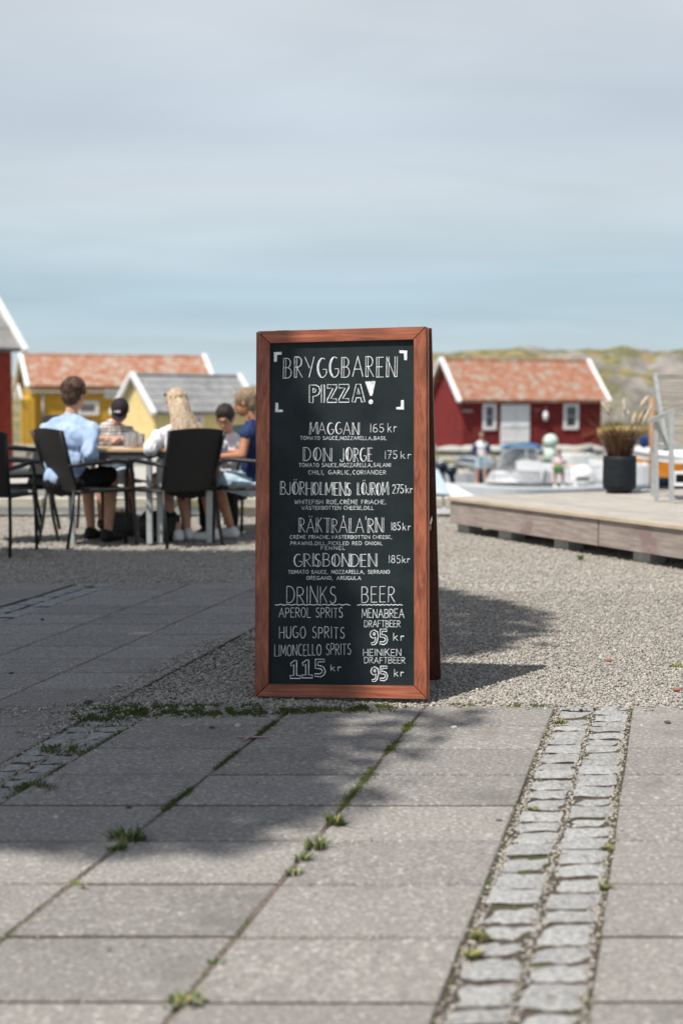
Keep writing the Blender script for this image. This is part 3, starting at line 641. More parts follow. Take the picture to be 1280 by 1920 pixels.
# folding stay seen as a small metal fitting on the right side
vst = plane_pt(805, 985)[1]
a = Sb @ Vector((uR+.004, FT*.9, vst-.006)); b = a+Vector((.006, .055, .030))
m = MB().bar(a, b, .006, .017); m.bar(a+Vector((.004,-.003,-.004)), a+Vector((.004,.010,.004)), .008, .020); bbuild(m, 'side_catch', M['steel'])
# --- lettering: every stroke is a thin ribbon of chalk marker lying on the panel
def arc(cx, cy, rx, ry, a0, a1, n=8): return [(cx+rx*math.cos(R(a0+(a1-a0)*i/n)), cy+ry*math.sin(R(a0+(a1-a0)*i/n))) for i in range(n+1)]
G = {
'A': (.9, [[(0,0),(.45,1)],[(.45,1),(.9,0)],[(.18,.36),(.74,.36)]]),
'B': (.72, [[(0,0),(.02,1)],[(.0,1),(.3,1)]+arc(.32,.76,.3,.24,80,-90)+[(.05,.52)],[(.05,.52),(.35,.52)]+arc(.36,.26,.34,.26,80,-90)+[(0,0)]]),
'C': (.7, [arc(.42,.5,.42,.5,60,300,12)]),
'D': (.78, [[(0,0),(0,1)],[(0,1),(.2,1)]+arc(.26,.5,.5,.5,80,-80,12)+[(0,0)]]),
'E': (.6, [[(0,0),(0,1)],[(0,1),(.58,1)],[(0,.52),(.5,.52)],[(0,0),(.6,0)]]),
'F': (.58, [[(0,0),(0,1)],[(0,1),(.58,1)],[(0,.54),(.48,.54)]]),
'G': (.8, [arc(.44,.5,.44,.5,62,330,14)+[(.8,.42),(.5,.42)]]),
'H': (.72, [[(0,0),(0,1)],[(.72,0),(.72,1)],[(0,.5),(.72,.5)]]),
'I': (.06, [[(.03,0),(.03,1)]]),
'J': (.5, [[(.42,1),(.42,.25)]+arc(.2,.22,.22,.22,0,-170,8)]),
'K': (.66, [[(0,0),(0,1)],[(.6,1),(.03,.45)],[(.2,.6),(.66,0)]]),
'L': (.55, [[(0,0),(0,1)],[(0,0),(.55,0)]]),
'M': (.95, [[(0,0),(.08,1)],[(.08,1),(.47,.2)],[(.47,.2),(.86,1)],[(.86,1),(.95,0)]]),
'N': (.75, [[(0,0),(.02,1)],[(.02,1),(.73,0)],[(.73,0),(.75,1)]]),
'O': (.8, [arc(.4,.5,.4,.5,100,460,16)]),
'P': (.62, [[(0,0),(0,1)],[(0,1),(.25,1)]+arc(.28,.74,.33,.26,80,-90)+[(0,.48)]]),
'R': (.68, [[(0,0),(0,1)],[(0,1),(.25,1)]+arc(.28,.75,.33,.25,80,-90)+[(0,.5)],[(.2,.5),(.68,0)]]),
'S': (.6, [arc(.32,.76,.27,.24,45,250,9)+arc(.28,.26,.3,.26,75,-150,10)]),
'T': (.7, [[(.35,0),(.35,1)],[(0,1),(.7,1)]]),
'U': (.7, [[(0,1),(0,.35)]+arc(.35,.35,.35,.35,180,360,10)+[(.7,1)]]),
'V': (.8, [[(0,1),(.4,0)],[(.4,0),(.8,1)]]),
'W': (1.1, [[(0,1),(.28,0)],[(.28,0),(.55,.8)],[(.55,.8),(.82,0)],[(.82,0),(1.1,1)]]),
'Y': (.8, [[(0,1),(.4,.45)],[(.8,1),(.35,0)]]),
'Z': (.7, [[(.03,1),(.68,1)],[(.68,1),(0,0)],[(0,0),(.7,0)]]),
'1': (.1, [[(.05,0),(.05,1)]]),
'2': (.6, [arc(.3,.72,.28,.27,160,-20,9)+[(0,0)],[(0,0),(.6,0)]]),
'5': (.6, [[(.1,1),(.08,.55)],[(.1,1),(.58,1)],[(.08,.55)]+arc(.28,.3,.3,.29,80,-150,10)]),
'6': (.6, [[(.5,1)]+arc(.34,.4,.32,.6,120,200,5)+arc(.3,.27,.3,.27,190,520,14)]),
'7': (.6, [[(0,1),(.6,1)],[(.6,1),(.2,0)],[(.15,.5),(.5,.5)]]),
'8': (.58, [arc(.29,.76,.23,.24,270,630,12),arc(.29,.26,.29,.26,90,450,14)]),
'9': (.6, [arc(.3,.72,.28,.27,0,360,12),[(.58,.72),(.42,0)]]),
'k': (.55, [[(0,0),(0,1)],[(.45,.62),(.03,.28)],[(.15,.38),(.52,0)]]),
'r': (.45, [[(0,0),(0,.62)],[(0,.36)]+arc(.24,.34,.22,.26,160,50,5)]),
',': (.30, [[(.12,.12),(.02,-.18)]]), "'": (.08, [[(.04,1.12),(.04,.88)]]), ' ': (.42, []),
}
def glyph(ch):
    acc = None
    for a_, b_, t_ in (('Ä','A','d'),('Ö','O','d'),('Å','A','r'),('É','E','a')):
        if ch == a_: acc = t_; ch = b_
    w_, st = G[ch]; st = [list(s) for s in st]; c = w_/2
    if acc == 'd': st += [[(c-.16,1.12),(c-.13,1.2)], [(c+.13,1.12),(c+.16,1.2)]]
    if acc == 'r': st += [arc(c,1.14,.07,.07,90,450,8)]
    if acc == 'a': st += [[(c-.05,1.1),(c+.14,1.26)]]
    return w_, st
WS = .72; stroke_n = [0]; lr = random.Random(11)
def ribbon(m, pts, wpx, closed=False):
    P = [Vector((p[0], p[1])) for p in pts]; n = len(P)
    if n < 2: return
    if closed: P.append(P[0]); P.append(P[1]); n += 2
    off = .0006+.00012*(stroke_n[0] % 7); stroke_n[0] += 1; Lr = []
    for i in range(n):
        d = (P[min(i+1, n-1)]-P[max(i-1, 0)]); d = d.normalized() if d.length else Vector((1, 0))
        wv = wpx/2*(1+.16*lr.uniform(-1,1)); q = P[i]
        if not closed:
            if i == 0: q = q-d*wpx*.35; wv *= .8
            if i == n-1: q = q+d*wpx*.35; wv *= .8
        nn = Vector((-d.y, d.x))*wv; Lr.append((q+nn, q-nn))
    b = len(m.v)
    for a_, c_ in Lr:
        for q in (a_, c_):
            u, v = plane_pt(q.x, q.y, -PD); m.v.append(Sb @ Vector((u, PD-off, v)))
    for i in range(n-1): m.f.append((b+2*i, b+2*i+1, b+2*i+3, b+2*i+2))
def textline(s, x0, x1, t0, b0, t1=None, b1=None, w=1.5, dbl=0, gap=.24, jit=.03, part='lettering', even=True):
    t1 = t0 if t1 is None else t1; b1 = b0 if b1 is None else b1
    hgt = b0-t0; tot = 0; lay = []
    for ch in s: gw, st = glyph(ch); lay.append((tot, gw, st)); tot += gw+gap
    tot -= gap; sx = (x1-x0)/tot; m = MB()
    for k, (o_, gw, st) in enumerate(lay):
        jy = lr.uniform(-jit, jit); js = 1+lr.uniform(-jit, jit); sl = lr.uniform(-.02, .03)
        for si, s_ in enumerate(st):
            def mpx(p, dx=0):
                X = x0+(o_+p[0]+sl*p[1])*sx+dx; f = (X-x0)/max(1, x1-x0); tt = t0+(t1-t0)*f; bb = b0+(b1-b0)*f
                return (X, bb-(p[1]*js+jy)*(bb-tt))
            ribbon(m, [mpx(p) for p in s_], w*WS*lr.uniform(.9,1.1))
            p0, p1 = s_[0], s_[-1]
            if dbl and len(s_) == 2 and abs(p1[1]-p0[1]) > .85 and abs(p1[0]-p0[0]) < .14:
                ribbon(m, [mpx(p, dbl) for p in s_], w*.9*WS)
                if dbl > 1.8: ribbon(m, [mpx(p0), mpx(p0, dbl)], w*.8)
            if dbl and len(s_) > 11 and si == 0 and s_[0][1] > .6: ribbon(m, [mpx((p[0]+(.5*dbl/sx if p[0] < .3 else 0), p[1])) for p in s_ if p[0] < .4], w*.85)
    m.build('lettering', M['chalk'], panel)
def shape(polys, x0, x1, t, b, w=1.6, name='lettering', slope=0):
    m = MB()
    for pl in polys: ribbon(m, [(x0+p[0]*(x1-x0), b-p[1]*(b-t)+slope*p[0]) for p in pl], w, True)
    m.build(name, M['chalk'], panel)
Zp = [(0,1),(1,1),(1,.82),(.36,.2),(1,.2),(1,0),(0,0),(0,.16),(.62,.8),(0,.8)]
Pp = [(0,0),(0,1),(.6,1),(.9,.9),(1,.7),(.88,.48),(.6,.38),(.34,.36),(.34,0)]; Pi = [(.34,.82),(.55,.76),(.62,.68),(.5,.6),(.34,.58)]
Ap = [(0,0),(.33,1),(.66,1),(1,0),(.74,0),(.68,.24),(.34,.24),(.26,0)]; Ai = [(.41,.44),(.5,.78),(.6,.44)]
n1 = [(0,0),(0,.16),(.36,.16),(.36,.76),(.1,.68),(.04,.82),(.45,1),(.64,1),(.64,.16),(1,.16),(1,0)]
n5 = [(.1,1),(.92,1),(.92,.85),(.34,.85),(.31,.64),(.6,.62),(.86,.52),(1,.32),(.88,.1),(.58,-.02),(.06,.02),(.06,.17),(.5,.16),(.7,.24),(.72,.36),(.56,.45),(.1,.47)]
n9 = [(.5,1),(.14,.9),(0,.7),(.1,.52),(.36,.42),(.66,.5),(.62,.24),(.5,.14),(.16,.1),(.2,-.03),(.6,-.02),(.84,.16),(1,.55),(.92,.86)]; n9i = [(.5+.12*math.cos(a), .72+.09*math.sin(a)) for a in [i*math.pi/4 for i in range(8)]]
textline('BRYGGBAREN', 531, 740, 672, 709, 668, 705.5, w=1.9, dbl=4.2, gap=.26)
for pl, a_, b_ in (([Pp,Pi],580,600),([[(0,0),(0,1),(1,1),(1,0)]],602.5,608),([Zp],613.5,631),([Zp],635.5,654),([Ap,Ai],659.5,684)): shape(pl, a_, b_, 722-(a_-580)*.02, 755-(a_-580)*.015, 1.6)
m = MB()
for i in range(9):        # hatched wedge of the exclamation mark
    f = i/8; ribbon(m, [(685.5+17*f*.98, 716.5), (694.5+3*f, 741-1.5*f)], 2.3)
ribbon(m, [(685,716),(703,715),(697,742),(694.5,742)], 1.6, True); m.build('exclamation_wedge', M['chalk'], panel); m = MB()
for rr in (1.2, 3.2): ribbon(m, [(694.8+rr*math.cos(a), 753.4+rr*math.sin(a)) for a in [i*math.pi/5 for i in range(10)]], 2.6, True)
m.build('exclamation_dot', M['chalk'], panel)
for (x, y, sx, sy) in ((513.5,660.5,1,1),(763,657.5,-1,1),(516,773,1,-1),(757,768,-1,-1)):
    pts = [(0,0),(14.5,-.8 if sy > 0 else .5),(14.5,4.6),(6,5.2),(5.6,17.5),(.4,18)]; pts = [(x+p[0]*sx, y+p[1]*sy) for p in pts]
    m = MB(); b = 0
    for p in pts: u, v = plane_pt(p[0], p[1], -PD); m.v.append(Sb @ Vector((u, PD-.0008, v)))
    m.f += [(b,b+1,b+2,b+3),(b,b+3,b+4,b+5)]; m.build('corner_mark', M['chalk'], panel)
textline('MAGGAN', 580, 671, 792, 814, w=1.5, dbl=2.4); textline('165', 694, 719, 795.5, 810.5, w=1.4, gap=.3); textline('kr', 727, 744, 793.5, 810, w=1.5, gap=.35)
textline('TOMATO SAUCE,MOZZARELLA,BASIL', 563, 724, 818.3, 824.6, w=1.15, gap=.3)
textline('DON', 568.5, 619.5, 839.5, 864, w=1.6, dbl=2.8); textline('JORGE', 638, 697.5, 840, 865, w=1.6, dbl=2.8, gap=.2); textline('175', 721.5, 744, 845, 860, w=1.4, gap=.28); textline('kr', 751.5, 771, 846.5, 860, w=1.5, gap=.4)
textline('TOMATO SAUCE,MOZZARELLA,SALAMI', 560.5, 732, 868.5, 875.5, w=1.15, gap=.3)
textline('CHILI, GARLIC,CORIANDER', 578.5, 723, 882, 889.3, 882, 889.3, w=1.15, gap=.36)
textline('BJÖRHOLMENS', 525.5, 658, 903, 926.5, 905, 929, w=1.4, dbl=2.3, gap=.16); textline('LÖJROM', 669.5, 726.5, 905, 927.5, 904.5, 928.5, w=1.4, dbl=2.3, gap=.14); textline('275', 735.5, 756, 908.5, 924.5, w=1.6, gap=.16); textline('kr', 760.5, 773.5, 910, 924, w=1.7, gap=.3)
textline('WHITEFISH ROE,CRÉME FRIACHE,', 552.5, 724, 937.5, 945, w=1.2, gap=.32); textline('VÄSTERBOTTEN CHEESE,DILL', 565.5, 700, 949, 955.5, w=1.1, gap=.26)
textline("RÄKTRÅLA'RN", 560, 716, 972, 998, w=1.6, dbl=3.2, gap=.2); textline('185', 733.5, 750, 979.5, 994, w=1.6, gap=.26); textline('kr', 755, 770, 981, 994, w=1.6, gap=.35)
textline('CRÉME FRIACHE,VÄSTERBOTTEN CHEESE,', 544, 735, 1004, 1010, w=1.15, gap=.28); textline('PRAWNS,DILL,PICKLED RED ONION,', 545, 717, 1015.5, 1021.7, w=1.1, gap=.32); textline('FENNEL', 602, 646.5, 1024.6, 1030.6, w=1.2, gap=.42)
textline('GRISBONDEN', 551, 704.5, 1038.5, 1062, w=1.55, dbl=2.4, gap=.18); textline('185', 729, 750, 1041.5, 1055.5, w=1.5, gap=.28); textline('kr', 754, 768.5, 1043, 1055, w=1.6, gap=.32)
textline('TOMATO SAUCE, MOZZARELLA, SERRANO', 540.5, 730, 1069, 1075.5, w=1.25, gap=.28); textline('OREGANO, ARUGULA', 575, 676, 1080.5, 1087, w=1.3, gap=.32)
textline('DRINKS', 537.5, 629.5, 1100, 1131, w=1.8, gap=.28); textline('BEER', 678, 739.5, 1101, 1130, 1100, 1129, w=1.8, gap=.32)
for xa, xb, y in ((516,656.5,1133.8),(669.5,754,1134)): m = MB(); ribbon(m, [(xa+(xb-xa)*i/48, y+.8*math.sin(i*1.35)) for i in range(49)], 1.5); m.build('wavy_underline', M['chalk'], panel)
textline('APEROL SPRITS', 523, 642, 1140, 1157, 1139.5, 1158, w=1.5, gap=.28); textline('HUGO SPRITS', 524, 645.5, 1174, 1196, 1176, 1196.5, w=1.7, gap=.34); textline('LIMONCELLO SPRITS', 515, 657.5, 1209, 1230, 1206.5, 1227, w=1.5, gap=.28)
textline('MENABREA', 678.5, 757, 1142, 1158, w=1.6, gap=.24); textline('DRAFTBEER', 683, 750, 1163.5, 1175.5, w=1.5, gap=.24); textline('HEINIKEN', 681, 751.5, 1217, 1229.5, w=1.5, gap=.28); textline('DRAFTBEER', 683, 759, 1232.5, 1243.5, w=1.3, gap=.24)
shape([n1], 544, 563, 1238, 1272, 1.7); shape([n1], 566, 586, 1237, 1271, 1.7); shape([n5], 589, 610, 1236, 1268.5, 1.7); textline('kr', 620, 640, 1246, 1257.5, w=1.8, gap=.4)
shape([n9,n9i], 693.5, 709, 1181, 1208, 1.7); shape([n5], 711, 726.5, 1179.5, 1208, 1.7); textline('kr', 737.5, 758, 1187, 1201, w=1.9, gap=.4)
shape([n9,n9i], 695, 709.5, 1250, 1277, 1.7); shape([n5], 711.5, 726.5, 1249, 1276, 1.7); textline('kr', 739, 757, 1255, 1268, w=1.9, gap=.38)
# ------------------------------------------------------------------ deck
dA = Vector((.925, 12.22, 0)); d1 = Vector((.42, -.907, 0)).normalized(); d2 = Vector((.907, .42, 0)).normalized(); DZ = .29
deck = thing('wooden_deck', 'raised weathered timber deck on concrete blocks at the right', 'deck', dA, math.atan2(d1.y, d1.x))
# local x runs along the front edge towards the camera, local -y... d2 lies at +90 or -90
sgn = 1 if (Vector((-d1.y, d1.x, 0)).dot(d2) > 0) else -1
LEN, WID = 5.2, 3.2
def dk(name, mt, c, d, **k):
    m = MB().bbox((0,0,0), d, .003); o = m.build(name, mt, deck, **k); o.location = (c[0], sgn*c[1], c[2]); return o
bw = .12; nb = int(WID/bw)
bm_ = MB().bbox((0,0,0), (LEN/2-.006, bw-.008, .028), .003).mesh('board', M['deckwood'])
for k in range(nb):
    for h in range(2):
        o = put(bm_, 'deck_board', (LEN*(.25+.5*h), sgn*(bw*(k+.5)+.012), DZ-.014+random.uniform(-.001,.001)), parent=deck)
dk('edge_board', M['lip'], (LEN/2, -.006, DZ-.013), (LEN+.01, .022, .032)); dk('edge_board', M['lip'], (-.012, WID/2, DZ-.013), (.022, WID, .032))
for a_, b_ in ((0, 2.18), (2.19, 3.6), (3.61, LEN)): dk('fascia_board', M['fascia'], ((a_+b_)/2+.01, .016, DZ-.128), (b_-a_-.006, .026, .188))
dk('fascia_board', M['fascia'], (.014, WID/2+.03, DZ-.12), (.026, WID-.03, .168))
for k in range(4): dk('joist', M['fascia'], (LEN/2, .4+.85*k, DZ-.10), (LEN-.08, .045, .13))
for a_ in (.12, .80, 1.62, 2.62, 3.5, 4.6):
    for b_ in (.11, 1.2, 2.4): dk('support_block', M['concrete'], (a_, b_+.03, .03), (.19, .14, .09))
# ------------------------------------------------------------------ quay coping beam
q = thing('quay_edge_beam', 'long pale timber beam lying along the quay edge behind the tables', 'beam', (0,0,0))
for i in range(-9, 2):
    m = MB().bbox((i*1.3+.35, 13.92, .125), (1.28, .26, .10), .01); m.build('beam_length', M['coping'], q)
    m = MB().box((i*1.3+.35, 13.94, .034), (.2, .2, .075)); m.build('spacer_block', M['coping'], q)
# ------------------------------------------------------------------ chairs
def chair(label, loc, rz, group='black woven garden armchairs at the cafe tables', cat='chair', frame_m='blacktube', back_m='rattan'):
    t = thing('garden_armchair', label, cat, loc, rz, group)     # local: faces +y, back at -y
    m = MB(); W2 = .25                                          # backrest: curved woven sheet
    nx, nz_ = 8, 8; rows = []
    for th in (0, .014):
        for j in range(nz_+1):
            f = j/nz_; z = .43+.46*f; wd = (.215+.035*f)
            for i in range(nx+1):
                u = -1+2*i/nx; y = -.21-.13*f-.035*(1-u*u)*(.4+.6*f)+th; zz = z+.018*(1-u*u)*f
                m.v.append(Vector((u*wd, y, zz)))
    n1_ = (nx+1)*(nz_+1)
    for s in range(2):
        for j in range(nz_):
            for i in range(nx):
                a = s*n1_+j*(nx+1)+i; m.f.append((a, a+1, a+nx+2, a+nx+1))
    ed = [i for i in range(nx+1)]+[(nx+1)*j+nx for j in range(1, nz_+1)]+[nz_*(nx+1)+i for i in range(nx-1, -1, -1)]+[(nx+1)*j for j in range(nz_-1, 0, -1)]
    for k in range(len(ed)): a, b = ed[k], ed[(k+1) % len(ed)]; m.f.append((a, b, b+n1_, a+n1_))
    m.build('backrest', M[back_m], t)
    MB().bbox((0, .02, .432), (.44, .46, .028), .012).build('seat', M[back_m], t)
    for s in (-1, 1):
        MB().path([(s*.235,-.24,.44),(s*.245,-.27,.20),(s*.252,-.31,.0)], .0135).build('leg', M[frame_m], t, True)
        MB().path([(s*.222,-.205,.44),(s*.237,-.29,.68),(s*.252,-.355,.885)], .0125).build('back_post', M[frame_m], t, True)
        MB().path([(s*.262,.27,.0),(s*.262,.255,.3),(s*.262,.245,.56),(s*.262,.225,.62),(s*.262,.18,.648),(s*.262,.10,.655),(s*.262,-.12,.64),(s*.248,-.285,.625)], [.0135,.0135,.0135,.014,.015,.017,.017,.013]).build('armrest', M[frame_m], t, True)
        MB().path([(s*.26,.25,.425),(s*.232,-.23,.425)], .011).build('seat_rail', M[frame_m], t, True)
    return t
def face(v): return math.atan2(v[1], v[0])-math.pi/2
def cpos(back_px, fwd, Yb):   # chair placed by the point under the middle of its back
    p = at(back_px, 1000, Yb); f = Vector((fwd[0], fwd[1], 0)).normalized(); return Vector((p.x, p.y, 0))+f*.31
fC = Vector((.80,.60)); fD = Vector((-.64,.77)); 
cC = cpos(99, fC, 10.85); chair('black woven armchair with the man in the blue shirt sitting on it', cC, face(fC))
cD = cpos(366, fD, 10.82); chair('black woven armchair of the long-haired blond woman', cD, face(fD))
fA = Vector((.10,.99)); chair('black armchair cut off by the left photo edge, nearest to the camera', cpos(-46, fA, 10.1), face(fA))
fB = Vector((-.80,-.42)); pB = at(22, 1000, 11.35); chair('empty black armchair by the left edge, lower one of the stack of two', (pB.x, pB.y, 0), face(fB))
chair('upper armchair of the stack of two at the left', (pB.x+.01, pB.y+.01, .095), face(fB))
fE = Vector((-.93,.25)); pE = at(480, 1000, 11.35); cE = Vector((pE.x, pE.y, 0)); chair('armchair of the tanned woman beside the chalkboard', cE, face(fE))
fF = Vector((.35,-.94)); pF = at(212, 1000, 12.25); cF = Vector((pF.x, pF.y, 0)); chair('armchair behind the table under the child with the cap', cF, face(fF))
fG = Vector((-.45,-.9)); pG = at(434, 1000, 12.4); cG = Vector((pG.x, pG.y, 0)); M['tealback'] = mat('teal_black_weave', (.012,.030,.038), (.02,.045,.055), 200, 2, .6, .4, 200, obj=True); chair('armchair with a dark teal back behind the man in glasses', cG, face(fG), back_m='tealback')
# ------------------------------------------------------------------ tables
def table(label, x0, x1, y0, y1, group='outdoor cafe tables with wooden tops'):
    t = thing('cafe_table', label, 'table', ((x0+x1)/2, (y0+y1)/2, 0), 0, group); hx, hy = (x1-x0)/2, (y1-y0)/2
    n = max(3, round((y1-y0)/.12)); d = (y1-y0)/n
    bm1 = MB().bbox((0,0,0), (x1-x0, d-.005, .022), .003).mesh('slat', M['tabletop'])
    for k in range(n): put(bm1, 'slat', (0, -hy+d*(k+.5), .729), parent=t)
    MB().box((0, -hy+.03, .69), (x1-x0-.04, .03, .05)).build('apron', M['darkgrey'], t); MB().box((0, hy-.03, .69), (x1-x0-.04, .03, .05)).build('apron', M['darkgrey'], t)
    for s in (-1, 1): MB().box((s*(hx-.03), 0, .69), (.03, y1-y0-.1, .05)).build('apron', M['darkgrey'], t)
    for sx in (-1, 1):
        for sy in (-1, 1): MB().bbox((sx*(hx-.03), sy*(hy-.03), .333), (.045, .045, .664), .006).build('leg', M['greytube'], t)
    return t
table('wooden-topped table where the man in blue, the child and the blond woman sit', at(128,900,11.05).x, at(288,900,11.05).x, 11.0, 11.85)
table('wooden-topped table in front of the man in glasses and the tanned woman', at(291,900,11.05).x, at(398,900,11.05).x, 11.06, 11.9)
TZ = .7405
def glass(px, Y, h, r, lab, cap=None):
    p = at(px, 840, Y); t = thing('drinking_glass', lab, 'glass', (p.x, p.y, TZ), 0, 'glasses on the cafe table')
    MB().lathe([(0,0),(r*.85,0),(r,h),(r*.93,h),(r*.78,.008),(0,.008)], n=16).build('tumbler', M['glass'], t, True)
    MB().lathe([(0,.010),(r*.76,.010),(r*.85,h*.55),(0,h*.55)], n=16).build('water', M['screen'], t, True); return t
glass(240, 11.35, .12, .036, 'leftmost of the water glasses in front of the child with the cap'); glass(252, 11.3, .13, .036, 'second water glass from the left on the table'); glass(264, 11.45, .11, .036, 'third water glass on the table, nearer the blond woman'); glass(247, 11.65, .12, .034, 'water glass standing behind the others on the table')
p = at(228, 845, 11.25); t = thing('paper_menu', 'folded paper lying on the table by the child', 'paper', (p.x, p.y, TZ), .4); MB().box((0,0,.002), (.14,.10,.002)).build('sheet', M['whitepaint'], t)
# ------------------------------------------------------------------ people
def basis(rz, loc, s=1): return Matrix.Translation(loc) @ Matrix.Rotation(rz, 4, 'Z') @ Matrix.Scale(s, 4)
def hand(m, wrist, dirv, palm_n, s=1, curl=.5, side=1):
    d = Vector(dirv).normalized(); nn = Vector(palm_n); nn = (nn-d*nn.dot(d)).normalized(); w = d.cross(nn)*side
    pc = Vector(wrist)+d*.045*s
    m.ell(pc, (.040*s,.046*s,.017*s), Matrix((w, d, nn)).transposed(), 12, 8)
    for k, (o, ln) in enumerate(((-.028,.068),(-.009,.078),(.010,.072),(.028,.058))):
        a = pc+w*o*s+d*.034*s; b = a+(d*math.cos(curl*.5)+nn*math.sin(curl*.5))*ln*.55*s; c = b+(d*math.cos(curl*1.5)+nn*math.sin(curl*1.5))*ln*.5*s
        m.caps(a, b, .0095*s, .0088*s, 8); m.caps(b, c, .0088*s, .0075*s, 8)
    a = pc-w*.034*s-d*.018*s; b = a+(-w*.75+d*.65+nn*.2).normalized()*.038*s; c = b+(d*.9-w*.1+nn*.4).normalized()*.030*s
    m.caps(a, b, .013*s, .011*s, 8); m.caps(b, c, .011*s, .009*s, 8)
def person(label, loc, rz, s=1.0, lean=.15, skin='skin', headp=.2, heady=0.0, roll=0, arms=None, legs=None, top='whiteshirt', sleeve='short', bottom='denim', botlen='knee', hair='darkhair', hairstyle='short', shoes='whitepaint', pelvis=(0,0,.53), hl=1.0, cat='person', lod=.0085, smile=False, hoff=0, group=None, shoulderw=.185, shirtx=1.0):
    t = thing('person', label, cat, loc, rz, group); t.scale = (s,)*3
    V = Vector; P = V(pelvis); sp = V((0, math.sin(lean), math.cos(lean))); waist = P+sp*.16; chest = P+sp*.33; sh = P+sp*.46; nk = P+sp*.52; up_ = (sp*.6+V((0,0,1))*.4+V((0,.12,0))).normalized()
    hb = nk+up_*.07+V((hoff,0,0)); HM = rotm(-headp, roll, heady); hc = hb+HM @ V((0,.022,.115))
    arms = arms or {}; S = {}
    for side, k in ((-1,'L'),(1,'R')):
        so_ = sh+V((side*shoulderw, 0, -.045)); el_, wr_, fd = arms.get(k, ((side*.25,.02,.70),(side*.14,.28,.66),(0,1,-.1)))
        S[k] = (so_, V(el_), V(wr_), V(fd))
    legs = legs or {}; Lg = {}
    for side, k in ((-1,'L'),(1,'R')):
        kn, an = legs.get(k, ((side*.13,.42,.52),(side*.14,.40,.085))); Lg[k] = (P+V((side*.09,.02,-.02)), V(kn), V(an))
    tilt = rotm(-lean)
    m = MB(); m.ell(P, (.155,.115,.11), tilt); m.ell(waist, (.13,.095,.14), tilt); m.ell(chest, (.155,.11,.16), tilt); m.caps(S['L'][0], S['R'][0], .055, .055)
    m.caps(nk-sp*.03, hb+up_*.03, .054, .050)
    m.ell(hc+HM @ V((0,-.012,.025)), (.073,.092,.092), HM); m.ell(hc+HM @ V((0,.022,-.035)), (.056,.064,.078), HM); m.ell(hc+HM @ V((0,.05,-.085)), (.03,.026,.024), HM, 10, 6)
    m.caps(hc+HM @ V((0,.078,.015)), hc+HM @ V((0,.100,-.025)), .009, .015, 8); m.ell(hc+HM @ V((0,.062,.028)), (.05,.028,.014), HM, 10, 6)
    for sd in (-1, 1): m.ell(hc+HM @ V((sd*.075,-.005,-.008)), (.011,.019,.031), HM, 8, 6)
    for k in 'LR':
        so_, el_, wr_, fd = S[k]; m.caps(so_, el_, .047, .038); m.caps(el_, wr_, .038, .025); hand(m, wr_, fd, (0,0,-1), 1, .6, -1 if k == 'L' else 1)
        hp, kn, an = Lg[k]; m.caps(hp, kn, .082, .055); m.caps(kn, kn.lerp(an,.35), .052, .055); m.caps(kn.lerp(an,.3), an, .056, .034)
        m.caps(an+V((0,-.03,-.045)), an+V((0,.14,-.055)), .036, .028)
    body = m.build('body', M[skin], t, remesh=lod)
    f = MB()
    for sd in (-1, 1): f.ell(hc+HM @ V((sd*.031,.077,.012)), (.013,.009,.007), HM, 8, 6)
    f.build('eyes', M['eyewhite'], t, True, kind=None)
    f = MB()
    for sd in (-1, 1): f.ell(hc+HM @ V((sd*.031,.0835,.012)), (.0055,.004,.0055), HM, 8, 6); f.bar(hc+HM @ V((sd*.014,.088,.034)), hc+HM @ V((sd*.050,.074,.036)), .004, .006)
    f.build('brows_and_pupils', M['darkhair'], t)
    MB().ell(hc+HM @ V((0,.083,-.052)), (.022,.008,.006), HM, 10, 6).build('mouth', M['lip_red'], t, True)
    # clothes
    g = MB(); q = 1.0*shirtx; g.ell(P+sp*.03, (.165,.135,.12), tilt); g.ell(waist, (.152*q,.122,.15), tilt); g.ell(chest, (.172*q,.128,.165), tilt); [g.caps(nk-sp*.035+V((sd_*.04,0,0)), S[kk][0], .062, .060) for kk, sd_ in (('L',-1),('R',1))]; g.caps(chest+sp*.1, nk-sp*.01, .10, .066)
    for k in 'LR':
        so_, el_, wr_, fd = S[k]
        if sleeve == 'short': g.caps(so_, so_.lerp(el_, .72), .062, .058)
        elif sleeve == 'long': g.caps(so_, el_, .063, .056); g.caps(el_, el_.lerp(wr_, .82), .058, .042)
        elif sleeve == 'rolled': g.caps(so_, el_, .063, .058); g.caps(el_, el_.lerp(wr_, .3), .060, .054)
    shirt = g.build('shirt', M[top], t, remesh=lod*1.1, fold=.012)
    g = MB(); g.ell(P, (.168,.128,.115), tilt)
    for k in 'LR':
        hp, kn, an = Lg[k]
        if botlen == 'short': g.caps(hp, hp.lerp(kn, .55), .098, .092)
        elif botlen == 'knee': g.caps(hp, hp.lerp(kn, .88), .096, .080)
        else: g.caps(hp, kn, .094, .070); g.caps(kn, kn.lerp(an, .92), .068, .055)
    g.build({'short':'shorts','knee':'shorts','long':'trousers'}[botlen], M[bottom], t, remesh=lod*1.1, fold=.009)
    for k in 'LR':
        an = Lg[k][2]; g = MB(); g.caps(an+V((0,-.035,-.048)), an+V((0,.15,-.056)), .042, .036); g.caps(an+V((0,-.02,-.02)), an+V((0,.03,-.03)), .044, .04)
        g.v = [V((p.x, p.y, max(p.z, an.z-.086))) for p in g.v]; g.build('shoe', M[shoes], t, remesh=.009)
    # hair
    h = MB(); hr = random.Random(int(abs(loc[0])*1000)); hM = M[hair]
